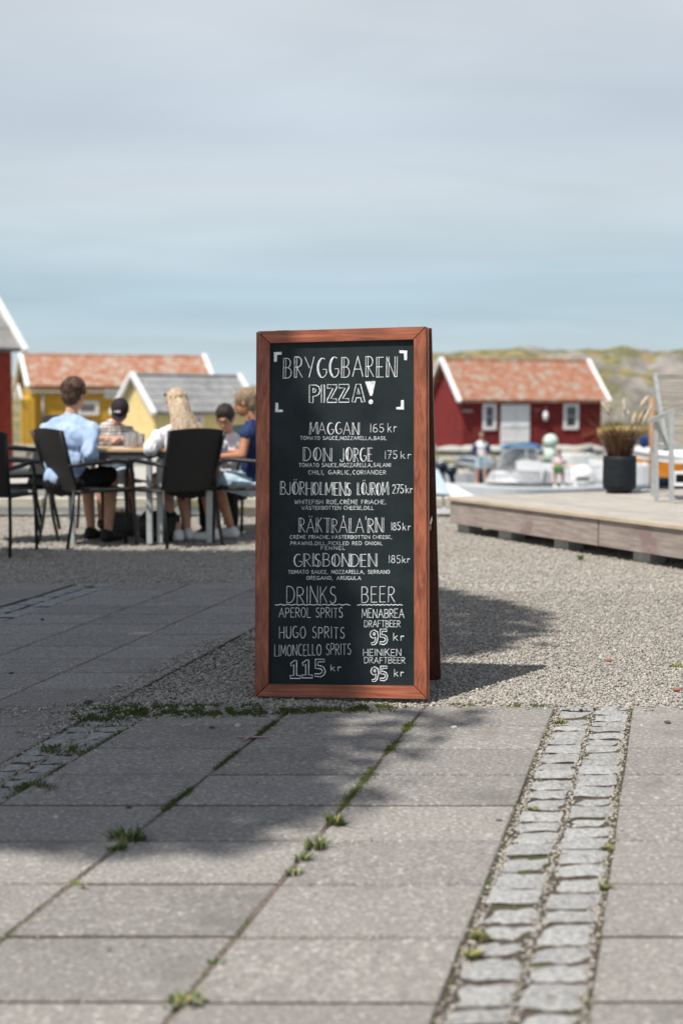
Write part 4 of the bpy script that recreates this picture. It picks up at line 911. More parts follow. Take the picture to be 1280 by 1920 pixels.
    if hairstyle in ('short', 'sleek', 'bun', 'long', 'floppy'):
        e = .010 if hairstyle != 'floppy' else .014
        h.ell(hc+HM @ V((0,-.026,.036)), (.078+e,.094+e,.088+e), HM)
        h.ell(hc+HM @ V((0,-.055,-.01)), (.066+e,.052+e,.078+e), HM)
        for i in range(0 if hairstyle in ('bun', 'sleek') else 60 if hairstyle != 'floppy' else 130):
            a = hr.uniform(0, 6.283); el2 = hr.uniform(.05, 1.5); dv_ = V((math.cos(a)*math.cos(el2), math.sin(a)*math.cos(el2), math.sin(el2)))
            if dv_.y > .55 and dv_.z < .5: continue
            p0 = hc+HM @ V((dv_.x*(.078+e), -.026+dv_.y*(.094+e), .036+dv_.z*(.088+e))); tdir = HM @ V((dv_.x*.4+hr.uniform(-.3,.3), dv_.y*.3-.1, -.8)); h.caps(p0, p0+tdir.normalized()*hr.uniform(.02,.045), .011, .005, 6)
        if hairstyle == 'bun': h.ell(hc+HM @ V((0,-.125,.05)), (.04,.038,.04), HM)
        if hairstyle == 'long':
            h.ell(hc+HM @ V((0,-.06,-.06)), (.082,.05,.12), HM)
        h.build('hair', hM, t, remesh=.007, fold=.0035, fs=40)
        if hairstyle == 'long':
            h = MB()
            for i in range(95):
                a = hr.uniform(-2.6, .1)-.25; x = math.cos(a); y = math.sin(a); p0 = hc+HM @ V((x*.084, -.03+y*.094, .04+hr.uniform(-.02,.05))); p1 = hc+HM @ V((x*.092, -.035+y*.105, -.08)); q_ = P+sp*.43+V((x*hr.uniform(.09,.17), -.10+y*.04-hr.uniform(0,.03), 0)); q2 = q_+V((x*.03+hr.uniform(-.03,.03), -.028, -hr.uniform(.06,.17)))
                h.path([p0, p1, q_.lerp(p1,.3), q_, q2], [.006,.011,.012,.011,.003], 5)
            h.build('hair_strands', hM, t, True, kind='stuff')
    if hairstyle == 'cap':
        h.ell(hc+HM @ V((0,-.02,.01)), (.079,.094,.088), HM); h.build('hair', hM, t, remesh=.008)
        c = MB(); c.ell(hc+HM @ V((0,-.008,.038)), (.092,.110,.092), HM); cc = len(c.v)
        for j in range(2):
            pass
        cp = c.build('cap', M['capcloth'], t, True)
        v = MB(); ring = []
        for a in range(0, 181, 15): ring.append((math.cos(R(a)), math.sin(R(a))))
        top_ = [hc+HM @ V((x*.078, .085+y*.075, .035-.018*y-.012*x*x)) for x, y in ring]+[hc+HM @ V((x*.076, .060, .040)) for x, y in reversed(ring)]
        v.poly(top_, HM @ V((0,0,-.006))); v.build('visor', M['capcloth'], cp)
        v = MB(); v.ell(hc+HM @ V((0,.095,.075)), (.022,.010,.014), HM, 8, 6); v.ell(hc+HM @ V((.035,.088,.070)), (.010,.008,.008), HM, 8, 6); v.build('embroidery', M['whiteshirt'], cp, True)
    t['_hc'] = 0; del t['_hc']
    return t, hc, HM, S, Lg
V = Vector
# man in blue shirt, back to camera
person('man in a light blue shirt with brown hair, seen from behind on a black chair', cC+V((-.20,-.02,0)), face(fC)+.40, .98, .22, headp=.16, heady=.0, pelvis=(0,0,.50), hair='brownhair', hairstyle='floppy', top='blueshirt', sleeve='rolled', bottom='blacktrouser', botlen='knee', shoes='black', shirtx=1.36, shoulderw=.235,
  arms={'L': ((-.27,.12,.74),(-.13,.38,.76),(.5,.8,0)), 'R': ((.29,-.02,.72),(.19,.22,.70),(-.4,.9,-.1))}, legs={'L': ((-.13,.44,.54),(-.10,.46,.085)), 'R': ((.15,.43,.54),(.16,.36,.085))})
# striped tee material
def striped():
    m = bpy.data.materials.new('striped_jersey'); m.use_nodes = True; n = m.node_tree.nodes; l = m.node_tree.links; b = n['Principled BSDF']; b.inputs['Roughness'].default_value = .85
    tcn = n.new('ShaderNodeTexCoord'); wv = n.new('ShaderNodeTexWave'); wv.bands_direction = 'Z'; wv.inputs['Scale'].default_value = 9.5; wv.inputs['Distortion'].default_value = .6; l.new(tcn.outputs['Object'], wv.inputs['Vector'])
    rp = n.new('ShaderNodeValToRGB'); rp.color_ramp.elements[0].position = .2; rp.color_ramp.elements[1].position = .32; rp.color_ramp.elements[0].color = (.15,.13,.14,1); rp.color_ramp.elements[1].color = (.66,.62,.58,1)
    l.new(wv.outputs[0], rp.inputs[0]); l.new(rp.outputs[0], b.inputs['Base Color']); return m
M['striped'] = striped()
person('child in a dark cap and striped T-shirt leaning over the table', cF+V((.0,-.06,.05)), face(fF)-.1, .84, .26, headp=.75, heady=-.25, hoff=-.10, hair='brownhair', hairstyle='cap', top='striped', sleeve='short', bottom='denim', botlen='knee', shoes='black',
  arms={'L': ((-.27,.22,.88),(-.08,.42,.90),(.8,.6,0)), 'R': ((.27,.20,.88),(.10,.40,.90),(-.8,.5,0))})
# blond woman
hd = person('woman with long blond hair and sunglasses on her head, seen from behind', cD+V((.15,.07,0)), face(fD)-.05, .95, .38, pelvis=(0,0,.49), headp=.38, heady=-.15, hair='blond', hairstyle='long', top='whiteshirt', sleeve='long', bottom='blacktrouser', botlen='short', shoes='whitepaint', shirtx=1.22, shoulderw=.215,
  arms={'L': ((-.34,.10,.78),(-.12,.38,.78),(.4,.9,0)), 'R': ((.34,.10,.78),(.14,.38,.78),(-.4,.9,0))}, legs={'L': ((-.10,.42,.52),(-.02,.22,.085)), 'R': ((.12,.42,.52),(.10,.26,.085))})
t, hc, HMx, _, _ = hd; g = MB()
for s in (-1, 1): g.ell(hc+HMx @ V((s*.036,.058,.118)), (.030,.010,.022), HMx @ rotm(-.7), 10, 6); g.path([hc+HMx @ V((s*.068,.055,.118)), hc+HMx @ V((s*.090,-.02,.07))], .0035, 6)
g.build('sunglasses', M['black'], t)
# man with glasses
hd = person('man with dark hair and glasses in a white T-shirt, looking down', cG+V((.05,-.05,-.03)), face(fG)+.12, .92, .20, pelvis=(0,.08,.42), headp=.55, heady=.15, hair='darkhair', hairstyle='sleek', top='whiteshirt', sleeve='short', bottom='blacktrouser', botlen='long', shoes='black', skin='skin',
  arms={'L': ((-.29,.12,.75),(-.05,.34,.78),(.9,.4,0)), 'R': ((.28,.12,.77),(.10,.37,.80),(-.6,.7,0))})
t, hc, HMx, _, _ = hd; g = MB()
for s in (-1, 1):
    g.path([hc+HMx @ V((s*(.034+.022*math.cos(a)), .094, .010+.017*math.sin(a))) for a in [i*math.pi/5 for i in range(11)]], .0028, 6); g.path([hc+HMx @ V((s*.056,.092,.014)), hc+HMx @ V((s*.078,.0,.01))], .0025, 6)
g.path([hc+HMx @ V((-.012,.097,.014)), hc+HMx @ V((.012,.097,.014))], .0025, 6); g.build('glasses', M['black'], t)
# tanned woman in profile at the sign's edge
hd = person('tanned woman with tied-back hair, gold earring and navy top, partly behind the chalkboard', cE+V((.02,.0,0)), face(fE), .93, .10, pelvis=(0,0,.49), headp=.28, heady=.12, hair='ashblond', hairstyle='bun', top='navy', sleeve='none', bottom='denim', botlen='short', shoes='whitepaint', skin='tan',
  arms={'L': ((-.24,.06,.74),(-.16,.32,.72),(.2,1,0)), 'R': ((.25,.06,.74),(.14,.33,.72),(-.2,1,0))}, legs={'L': ((-.10,.46,.555),(-.10,.38,.085)), 'R': ((.12,.44,.54),(.14,.30,.085))})
t, hc, HMx, _, _ = hd; g = MB()
for s in (-1, 1): g.path([hc+HMx @ V((s*.083, -.005+.011*math.cos(a), -.052+.013*math.sin(a))) for a in [i*math.pi/5 for i in range(11)]], .0035, 6)
g.build('earrings', M['gold'], t)
# things under the tables
def shoe_pair(px, py, lab, mt, rz=0):
    p = gr(px, py); t = thing('sandals', lab, 'shoes', p, rz)
    for s in (-1, 1): MB().bbox((s*.06,0,.015), (.08,.25,.03), .01).build('sole', M['whitepaint'], t); MB().caps((s*.06-.03,.04,.035), (s*.06+.03,.05,.035), .022, .022, 8).build('strap', M[mt], t, True)
shoe_pair(222, 1000, 'dark sandals with white straps under the table', 'black', 1.1)
def bag(px, Y, w_, h, d, lab, mt, rz=0):
    p = at(px, 1010, Y); t = thing('shoulder_bag', lab, 'bag', (p.x, p.y, 0), rz); m = MB(); m.bbox((0,0,h/2), (w_,d,h), min(w_,d)*.3); m.v = [v*1.0+Vector((0,0,0)) for v in m.v]; m.build('bag_body', M[mt], t)
    MB().path([(-w_*.3,0,h-.01),(-w_*.22,0,h+.10),(w_*.22,0,h+.10),(w_*.3,0,h-.01)], .007, 6).build('handle', M['black'], t)
bag(300, 11.3, .32, .24, .16, 'dark bag standing under the table beside the pale table leg', 'black', .3); bag(232, 11.75, .26, .20, .15, 'small grey bag under the table behind the sandals', 'darkgrey', -.2)
# ------------------------------------------------------------------ pot with grasses, on the deck
p = at(1160, 922, 12.75); pz = DZ
pot = thing('plant_pot', 'tall black tapered plant pot on the deck', 'plant pot', (p.x, p.y, pz))
M['potclay'] = mat('black_fibre_clay', (.008,.012,.016), (.014,.019,.024), 20, 4, .6, .1, 90, obj=True)
MB().lathe([(0,0),(.108,0),(.110,.022),(.145,.05),(.150,.09),(.148,.30),(.146,.332),(.136,.335),(.132,.30),(0,.28)], n=32).build('pot_shell', M['potclay'], pot, True)
pl_ = thing('ornamental_grass', 'red-brown dry ornamental grass with pale plumes growing in the black pot', 'plant', (p.x, p.y, pz+.28))
rg2 = random.Random(5); m, tn = blades(None, 760, .43, .095, .38, .0020, .70, .22, rg2); o = m.build('blades', M['drygrass'], pl_, kind='stuff'); tone_attr(o, tn)
M['plume'] = mat('pale_grass_plume', (.42,.34,.25), (.62,.54,.44), 60, 4, .9, .5, 200, obj=True)
for px0, py0, px1, py1 in ((1123,752,1141,779),(1131,748,1146,772),(1165,745,1168,778),(1213,742,1197,764),(1220,757,1202,797),(1210,767,1196,790),(1190,772,1182,803)):
    a = at(px1, py1, p.y)-Vector((p.x,p.y,pz+.28)); b = at(px0, py0, p.y)-Vector((p.x,p.y,pz+.28)); jy = Vector((0, rg2.uniform(-.1,.1), 0)); a += jy; b += jy; q = MB(); q.path([(a.x*.12,a.y*.1,-.01), (a.x*.5,a.y*.4,a.z*.55), a], .002, 5)
    q.path([a, a.lerp(b,.3), a.lerp(b,.7), b], [.006,.021,.019,.005], 8)
    for k in range(60):
        c = a.lerp(b, rg2.uniform(0,.95)); dd = (b-a).normalized(); w3 = Vector((rg2.gauss(0,1), rg2.gauss(0,1), rg2.gauss(0,1))).normalized(); e = c+dd*.028+w3*.018; s_ = dd.cross(w3).normalized()*.0012; q.add([c-s_, c+s_, e], [(0,1,2)])
    q.build('plume', M['plume'], pl_)
# ------------------------------------------------------------------ slatted lounge chair at the right edge, on the deck
lc = at(1244, 945, 11.55); ch = thing('lounge_chair', 'grey metal lounge chair with a high wooden slatted back at the right photo edge', 'chair', (lc.x, lc.y, DZ))
def L3(px, py, Y): return at(px, py, Y)-Vector((lc.x, lc.y, DZ))
Yl = 11.6
def lbar(a, b, w_, h, name, mt='greytube'): MB().bar(a, b, w_, h, (0,1,0)).build(name, M[mt], ch)
f0 = L3(1230, 945, 11.62); f0.z = 0; f1 = L3(1258, 948, 11.45); f1.z = 0
lbar(f0, L3(1228, 784, 11.62), .030, .04, 'leg'); lbar(f1, L3(1257, 776, 11.45), .034, .045, 'leg'); lbar(L3(1215, 790, 11.62), L3(1262, 771, 11.45), .035, .035, 'armrest')
bt, bb = L3(1226, 700, 11.85), L3(1249, 838, 11.75); wdir = Vector((.62, .06, 0))
lbar(bt, bb, .035, .035, 'back_upright'); lbar(bt+wdir, bb+wdir, .035, .035, 'back_upright'); lbar(L3(1229,790,11.62), L3(1250,838,11.72), .022, .022, 'brace')
for k in range(11):
    c = bt.lerp(bb, (k+.5)/11); MB().bbox((0,0,0), (.62, .018, (bt-bb).length/11-.008), .003, None).build('slat', M['deckwood'], ch).location = c+wdir/2+Vector((0,-.022,0))
for k in range(5): MB().bbox((0,0,0), (.62, .085, .018), .003).build('slat', M['deckwood'], ch).location = bb+wdir/2+Vector((0, -.02+.10*k+.05, .01))
lbar(bb+Vector((-.03,.0,-.01)), bb+wdir+Vector((.03,0,-.01)), .03, .03, 'seat_rail'); 
for s in (0, 1): g = bb+wdir*s+Vector((0,.5,-.01)); lbar(bb+wdir*s+Vector((0,0,-.02)), g+Vector((0,0,-.01)), .03, .03, 'seat_rail'); lbar(g, Vector((g.x, g.y, 0)), .03, .03, 'leg')
g = f1+wdir*1.0; lbar(Vector((g.x,g.y,0)), Vector((g.x, g.y, .72)), .034, .045, 'leg')
# ------------------------------------------------------------------ houses
def roofmat(name, c1, c2, c3, s=1.2, p=.58): return mat(name, c1, c2, s, 8, .9, .3, 10, c3=c3, s3=2.2, p3=p)
M['tile_red'] = roofmat('weathered_clay_tiles', (.31,.12,.07), (.41,.22,.15), (.36,.32,.27), 3.0, p=.55)
M['tile_pink'] = roofmat('sun_faded_clay_tiles', (.36,.15,.09), (.45,.26,.18), (.42,.36,.30), 2.2, p=.55)
M['eternit'] = mat('grey_corrugated_sheet', (.24,.235,.23), (.34,.33,.32), 1.5, 6, .9, .2, 20, c3=(.22,.21,.20), s3=1.5)
M['slate'] = mat('grey_felt_roof', (.22,.225,.23), (.33,.335,.34), 1.2, 6, .9, .2, 20, c3=(.36,.36,.36), s3=1.8)
def wallmat(name, c1, c2):
    m = mat(name, c1, c2, 3, 5, .85); n = m.node_tree.nodes; l = m.node_tree.links; b = n['Principled BSDF']
    tcn = n.new('ShaderNodeTexCoord'); wv = n.new('ShaderNodeTexWave'); wv.bands_direction = 'DIAGONAL'; wv.inputs['Scale'].default_value = 2.0
    mpn = n.new('ShaderNodeMapping'); mpn.inputs['Scale'].default_value = (1,1,0); l.new(tcn.outputs['Object'], mpn.inputs[0]); l.new(mpn.outputs[0], wv.inputs['Vector'])
    bp = n.new('ShaderNodeBump'); bp.inputs['Strength'].default_value = .6; bp.inputs['Distance'].default_value = .03; l.new(wv.outputs[0], bp.inputs['Height']); l.new(bp.outputs[0], b.inputs['Normal']); return m
M['falu'] = wallmat('falu_red_boards', (.17,.020,.022), (.225,.030,.030)); M['falu2'] = wallmat('red_boards_left', (.22,.03,.018), (.28,.045,.028))
M['mustard'] = wallmat('mustard_yellow_boards', (.56,.31,.035), (.64,.38,.06)); M['paleyellow'] = wallmat('pale_yellow_boards', (.72,.55,.24), (.80,.64,.32))
def house(name, label, cat, corner, phi, Ln, Wd, hw, hr, wallm, roofm, tile=.24, row=.34, ov=.28, amp=.035, base=.25, bargew=.16):
    t = thing(name, label, cat, corner, phi); z0 = 0
    m = MB(); pts = [(0,0,0),(0,Wd,0),(0,Wd,hw),(0,Wd/2,hr-.08),(0,0,hw)]; m.poly(pts, (Ln,0,0)); m.build('wall', M[wallm], t)
    MB().box((Ln/2, Wd/2, -base/2-.02), (Ln+.1, Wd+.1, base)).build('foundation', M['concrete'], t)
    sl = (hr-hw)/(Wd/2)
    for s in (0, 1):
        m = MB(); ex_ = .30; nx = int((Ln+2*ov)/tile)*4; rows = max(4, int((Wd/2+ex_)*math.sqrt(1+sl*sl)/row)); dy = (Wd/2+ex_)/rows
        for r in range(rows):
            for e in (0, 1):
                yy = -ex_+dy*(r+e); zz = hw+sl*yy+.03
                for i in range(nx+1):
                    x = -ov+(Ln+2*ov)*i/nx; w_ = amp*abs(math.sin(math.pi*i/4)) ; lift = .035*(1-e)
                    m.v.append(Vector((x, yy if s == 0 else Wd-yy, zz+w_+lift)))
        st = nx+1
        for r in range(rows*2-1):
            for i in range(nx): a = r*st+i; m.f.append((a, a+1, a+1+st, a+st))
        # under side so that the roof has thickness
        y0_, y1_ = (-ex_, Wd/2) if s == 0 else (Wd+ex_, Wd/2); b = len(m.v)
        m.add([(-ov,y0_,hw-sl*ex_-.04),(Ln+ov,y0_,hw-sl*ex_-.04),(Ln+ov,y1_,hr-.04),(-ov,y1_,hr-.04)], [(0,1,2,3)])
        m.build('roof', M[roofm], t)
    m = MB(); m.path([(-ov,Wd/2,hr+.06),(Ln+ov,Wd/2,hr+.06)], .09, 8); m.build('ridge', M[roofm], t)
    for x in (-ov-.035, Ln+ov+.035):
        for s in (0, 1):
            a = Vector((x, -.34 if s == 0 else Wd+.34, hw-sl*.34+.02)); b = Vector((x, Wd/2, hr+.10+.02)); MB().bar(a, b, .20, bargew, (0,0,1)).build('bargeboard', M['whitepaint'], t)
    return t
def window(t, x, z, w_, h, fw=.10):
    m = MB()
    for (cx, cz, dx, dz) in ((x,z+h/2-fw/2,w_,fw),(x,z-h/2+fw/2,w_,fw),(x-w_/2+fw/2,z,fw,h-2*fw),(x+w_/2-fw/2,z,fw,h-2*fw),(x,z,w_-2*fw,.03)): m.box((cx,-.035,cz), (dx,.07,dz))
    f = m.build('window_frame', M['whitepaint'], t); MB().box((x,-.012,z), (w_-2*fw,.02,h-2*fw-.002)).build('pane', M['windowglass'], f)
# red boathouse
cz = -1.22; c = at(866, 838, 72.5); phi = R(20)
hut = house('boathouse', 'small red wooden boathouse with a lichen-spotted tiled roof and white double door', 'boathouse', (c.x, c.y, cz), phi, 8.03, 4.0, 2.66, 4.5, 'falu', 'tile_red')
def hx(px):     # facade x for a pixel column
    d = Vector((math.cos(phi), math.sin(phi))); r_ = (px-640)/F/ (CT); best = None
    return (r_*c.y-c.x)/(d.x-r_*d.y)
window(hut, hx(915), 1.60, hx(927)-hx(902), 1.35, .17); window(hut, hx(1067), 1.60, hx(1081)-hx(1053), 1.35, .17)
dw = (hx(990)-hx(936))/2
for k, a_ in enumerate((936, 963)):
    x0_ = hx(936)+dw*k; d_ = MB().box((x0_+dw/2,-.03,1.12), (dw-.02,.06,2.2)).build('door', M['whitepaint'], hut)
    MB().box((x0_+(dw-.12 if k == 0 else .12),-.075,1.1), (.05,.03,.2)).build('handle', M['steel'], d_)
    for zb in (.35, 1.12, 1.9): MB().box((x0_+dw/2,-.07,zb), (dw-.12,.02,.10)).build('ledge', M['whitepaint'], d_)
xx = hx(1001); MB().box((xx,-.12,1.95), (.42,.24,.05)).build('wall_shelf', M['brick'], hut); MB().poly([(xx-.03,-.02,1.92),(xx-.03,-.02,1.55),(xx-.03,-.2,1.92)], (.06,0,0)).build('shelf_bracket', M['brick'], hut)
MB().bar((.0,-.04,2.0-.1), (.55,-.04,1.9), .04, .08).build('iron_rail', M['greytube'], hut)
for a_, b_ in (((hx(1092),-.05,1.6),(hx(1108),-.05,1.15)),((hx(1088),-.05,.55),(hx(1112),-.05,.8)),((hx(1104),-.05,1.9),(hx(1116),-.05,1.5))): MB().bar(a_, b_, .03, .04).build('wall_batten', M['brick'], hut)
p = Vector((c.x,c.y,cz))+Matrix.Rotation(phi,3,'Z') @ Vector((hx(1017), -.18, 1.62)); t = thing('fender', 'white oval fender hanging on the red boathouse wall', 'fender', p); MB().ell((0,0,0), (.14,.14,.27), nu=12, nv=8).build('bulb', M['whiteplastic'], t, True); MB().path([(0,0,.25),(0,.05,.5)], .015, 6).build('rope', M['whitepaint'], t)
# left: red house, long yellow house, small pale yellow house
c2 = at(25, 830, 50); house('red_house', 'red wooden house with grey corrugated roof cut off by the left photo edge', 'house', tuple(Vector((c2.x, c2.y, -1.3))-Matrix.Rotation(R(45),3,'Z') @ Vector((9,0,0))), R(45), 9, 5.2, 4.5, 7.1, 'falu2', 'eternit', tile=.16, row=2.5, amp=.04, ov=.30, bargew=.24)
c3 = at(66, 835, 78); ph3 = R(20)
yh = house('yellow_house', 'long mustard yellow house with a faded red tiled roof', 'house', (c3.x, c3.y, -1.25), ph3, 9.8, 5.0, 3.38, 4.98, 'mustard', 'tile_pink', tile=.28, row=.30, ov=.35, bargew=.26)
window(yh, 2.9, 2.05, 1.25, .78, .2); MB().box((4.5,-.04,2.85), (1.3,.08,.55)).build('wall_board', M['whitepaint'], yh); MB().path([(.45,-.10,3.0),(.45,-.10,.1)], .06, 8).build('downpipe', M['greytube'], yh, True)
MB().path([(-.3,-.42,2.93),(10.6,-.42,2.93)], .05, 6).build('gutter', M['greytube'], yh); MB().box((-.1,1.4,1.6), (.2,1.0,1.2)).build('gable_window', M['whitepaint'], yh)
m = MB().bar((-.75,-.5,2.5), (-.75,.7,3.3), .08, .2); m.bar((-.75,.7,3.3), (-.75,1.9,2.5), .08, .2); m.build('porch_bargeboard', M['whitepaint'], yh); MB().poly([(-.72,-.4,0),(-.72,.1,0),(-.72,.1,2.7),(-.72,-.4,2.55)], (.7,0,0)).build('porch_wall', M['mustard'], yh)
c4 = at(291, 832, 66.5); ph4 = R(38)
ph = house('pale_shed', 'small pale yellow shed with a grey roof and white bargeboards', 'shed', (c4.x, c4.y, -1.25), ph4, 5.6, 3.4, 2.12, 3.62, 'paleyellow', 'slate', tile=.5, row=.5, amp=.012, ov=.2, bargew=.2)
window(ph, 2.2, 1.45, .8, .55, .12)
# distant white house sliver between the sign and the red boathouse
c5 = at(824, 838, 80); wh = house('white_house', 'white house with an orange tiled gable half hidden by the chalkboard', 'house', tuple(Vector((c5.x, c5.y, -1.25))-Vector((6,0,0))), 0, 6, 4, 2.5, 4.3, 'whitewall' if 'whitewall' in M else 'paleyellow', 'tile_red', ov=.2)
M['whitewall'] = wallmat('white_boards', (.5,.55,.62), (.6,.64,.70)); [setattr(ch_.data.materials and ch_ or ch_, 'name', ch_.name) for ch_ in wh.children]
for ch_ in wh.children:
    if ch_.name.startswith('wall'): ch_.data.materials[0] = M['whitewall']
# ------------------------------------------------------------------ shore stones and jetty
st_r = random.Random(9); 
for k, (px, py, Y, w_, h) in enumerate(((846,846,71.3,1.6,.5),(890,847,71.2,1.9,.55),(935,848,71.2,1.5,.5),(1000,848,71.2,1.6,.5),(1060,845,71.2,1.7,.5),(1105,840,71.2,1.5,.6))):
    p = at(px, py, Y); m = MB().ell((0,0,0), (w_/2,.5,h/2), nu=10, nv=6); m.v = [v*(1+.25*noise.noise(v*1.6+Vector((k*3,0,0)))) for v in m.v]; o = m.build('shore_boulder', M['concrete']); o.location = (p.x, p.y, -1.28)
    tag(o, ['pale boulder at the left corner of the red boathouse','pale boulder behind the standing man','pale boulder left of the blue canopy','pale boulder behind the blue canopy','pale boulder right of the mint buoy','pale boulder below the right boathouse corner'][k], 'boulder')
j = thing('jetty', 'low weathered jetty in front of the red boathouse', 'jetty', (0,0,0))
a_, b_ = at(790, 872, 66), at(1160, 868, 66)
for k in range(24):
    x = a_.x+(b_.x-a_.x)*(k+.5)/24; MB().box((x, 67, -1.52), ((b_.x-a_.x)/24-.03, 3.2, .08)).build('plank', M['deckwood'], j)
for k in range(7):
    x = a_.x+(b_.x-a_.x)*(k+.5)/7; MB().path([(x,65.6,-2.4),(x,65.6,-1.35)], .10, 8).build('pile', M['fascia'], j)
# ------------------------------------------------------------------ boats
def hullmesh(Ln, Bm, H_, sheer=.25, flat=.55, nst=16, mt='whiteplastic', deck=True):
    m = MB(); secs = []
    for i in range(nst+1):
        f = i/nst; x = Ln*(f-.5); wd = Bm/2*(1-max(0, (f-flat)/(1-flat))**2.1)*(.86+.14*min(1, f*4)); zt = H_+sheer*max(0, f-.3)**2/.49; zb = .0+.32*H_*max(0, (f-.72)/.28)**2
        x2 = x+(.25*max(0, (f-.8)/.2))
        secs.append([(x,0,zb-.12),(x,wd*.55,zb),(x+ (x2-x)*.5,wd*.95,zb+(zt-zb)*.35),(x2,wd,zt*.94),(x2,wd*.98,zt),(x2,wd*.88,zt),(x2,wd*.84,zt-.06),(x2,0,zt-.03)])
    rows = []
    for s in secs:
        r = [V(p) for p in s]; l_ = [V((p[0], -p[1], p[2])) for p in s[1:-1]][::-1]; rows.append(r+l_)
    n = len(rows[0])
    for r in rows: m.v += r
    for i in range(nst):
        for k in range(n): a = i*n+k; b = i*n+(k+1) % n; m.f.append((a, b, b+n, a+n))
    m.f.append(tuple(range(n)))
    return m
def boat(name, label, loc, rz, Ln, Bm, H_, mt='whiteplastic', cat='boat', group=None, **k):
    t = thing(name, label, cat, loc, rz, group); hullmesh(Ln, Bm, H_, **k).build('hull', M[mt], t); return t
M['bluecanvas'] = mat('blue_canvas', (.015,.13,.32), (.025,.18,.40), 6, 4, .8, .2, 60); M['paleblue'] = mat('pale_blue_cover', (.42,.52,.62), (.52,.61,.70), 4, 4, .8, .2, 40); M['greycanvas'] = mat('grey_canvas', (.30,.34,.37), (.40,.44,.47), 5, 4, .85, .2, 40)
M['navyhull'] = mat('dark_blue_hull', (.012,.022,.04), (.02,.035,.06), 5, 3, .3, coat=.3); M['orangehull'] = mat('orange_varnished_hull', (.62,.20,.01), (.72,.29,.03), 4, 4, .35, coat=.4); M['yellowhull'] = mat('yellow_kayak_plastic', (.72,.47,.14), (.80,.58,.22), 4, 3, .4)
M['mint'] = mat('mint_buoy', (.52,.66,.56), (.60,.72,.63), 5, 3, .6); M['green'] = mat('green_cloth', (.07,.19,.05), (.10,.25,.07), 12, 3, .8); M['pinkshirt'] = mat('pink_white_cloth', (.68,.50,.50), (.76,.62,.62), 8, 3, .8); M['greyhull'] = mat('light_grey_rubber', (.55,.56,.58), (.62,.63,.65), 5, 3, .6)
# large white motor boat, bow to the left
ba, bb_ = at(846, 905, 41), at(1125, 905, 43.5); bc = (ba+bb_)/2; Lb = (bb_-ba).length
wb = boat('motor_boat', 'white motor boat with a blue canopy moored bow left behind the deck', (bc.x, bc.y, WZ), math.atan2(ba.y-bb_.y, ba.x-bb_.x), Lb, 1.9, .62, sheer=.18)
def loc_b(px, py, Y): return wm(wb).inverted() @ at(px, py, Y)
W1 = lambda px, py, Y: at(px, py, Y)
m = MB()    # raised cabin trunk
pp = [W1(908,905,41.6), W1(918,888,41.6), W1(935,884,41.8), W1(1012,883,42.2), W1(1016,905,42.2)]; m.poly([p for p in pp], V((.15,1.3,0))); m.build('cabin', M['whiteplastic'], wb, world=True)
m = MB(); pp = [W1(930,883,41.9), W1(940,850,42.1), W1(960,840,42.1), W1(1002,840,42.3), W1(1014,883,42.3)]; m.poly(pp, V((.15,1.2,0))); m.build('windscreen', M['screen'], wb, world=True)
for (a_, b_) in (((930,883),(940,850)),((940,850),(960,839)),((960,839),(1003,839)),((1003,839),(1014,883)),((985,839),(990,883)),((930,883),(1014,883))):
    MB().bar(W1(*a_, 41.85), W1(*b_, 41.85), .05, .05, (0,1,0)).build('screen_frame', M['greytube'], wb, world=True)
m = MB(); pp = [W1(938,842,41.8), W1(952,836,41.8), W1(1000,833,42), W1(1014,836,42), W1(1017,846,42), W1(1010,842,42), W1(960,843,42)]; m.poly(pp, V((.1,1.3,0))); m.build('canopy', M['bluecanvas'], wb, world=True)
m = MB(); pp = [W1(968,882,41.6), W1(966,866,41.6), W1(980,862,41.6), W1(1012,866,41.6), W1(1022,884,41.6)]; m.poly(pp, V((.1,.8,0))); m.build('dashboard', M['whiteplastic'], wb, world=True)
m = MB()
for px in (872, 890, 908, 926): m.path([W1(px,905,41.2), W1(px-3,877,41.2)], .015, 6)
m.path([W1(866,880,41.2), W1(926,874,41.3)], .017, 6); m.build('bow_rail', M['greytube'], wb, world=True)
m = MB(); pp = [W1(1022,905,42.4), W1(1022,884,42.4), W1(1070,884,42.8), W1(1070,905,42.8)]; m.poly(pp, V((.1,1.2,0))); m.build('aft_coaming', M['whiteplastic'], wb, world=True)
# outboard motor
o_ = at(1090, 905, 43); t = thing('outboard_motor', 'large white outboard motor at the stern of the white motor boat', 'outboard motor', (o_.x, o_.y, o_.z))
m = MB(); m.ell((0,0,.24), (.38,.30,.30), nu=16, nv=10); m.ell((-.35,0,.12), (.3,.22,.16)); m.build('cowling', M['whiteplastic'], t, remesh=.03); MB().box((-.02,-.31,.12), (.40,.02,.10)).build('stripe', M['darkgrey'], t); MB().bbox((.02,0,-.4), (.3,.2,.8), .04).build('leg', M['greyhull'], t); MB().bbox((.28,0,.50), (.5,.2,.09), .03).build('tiller_cover', M['greyhull'], t)
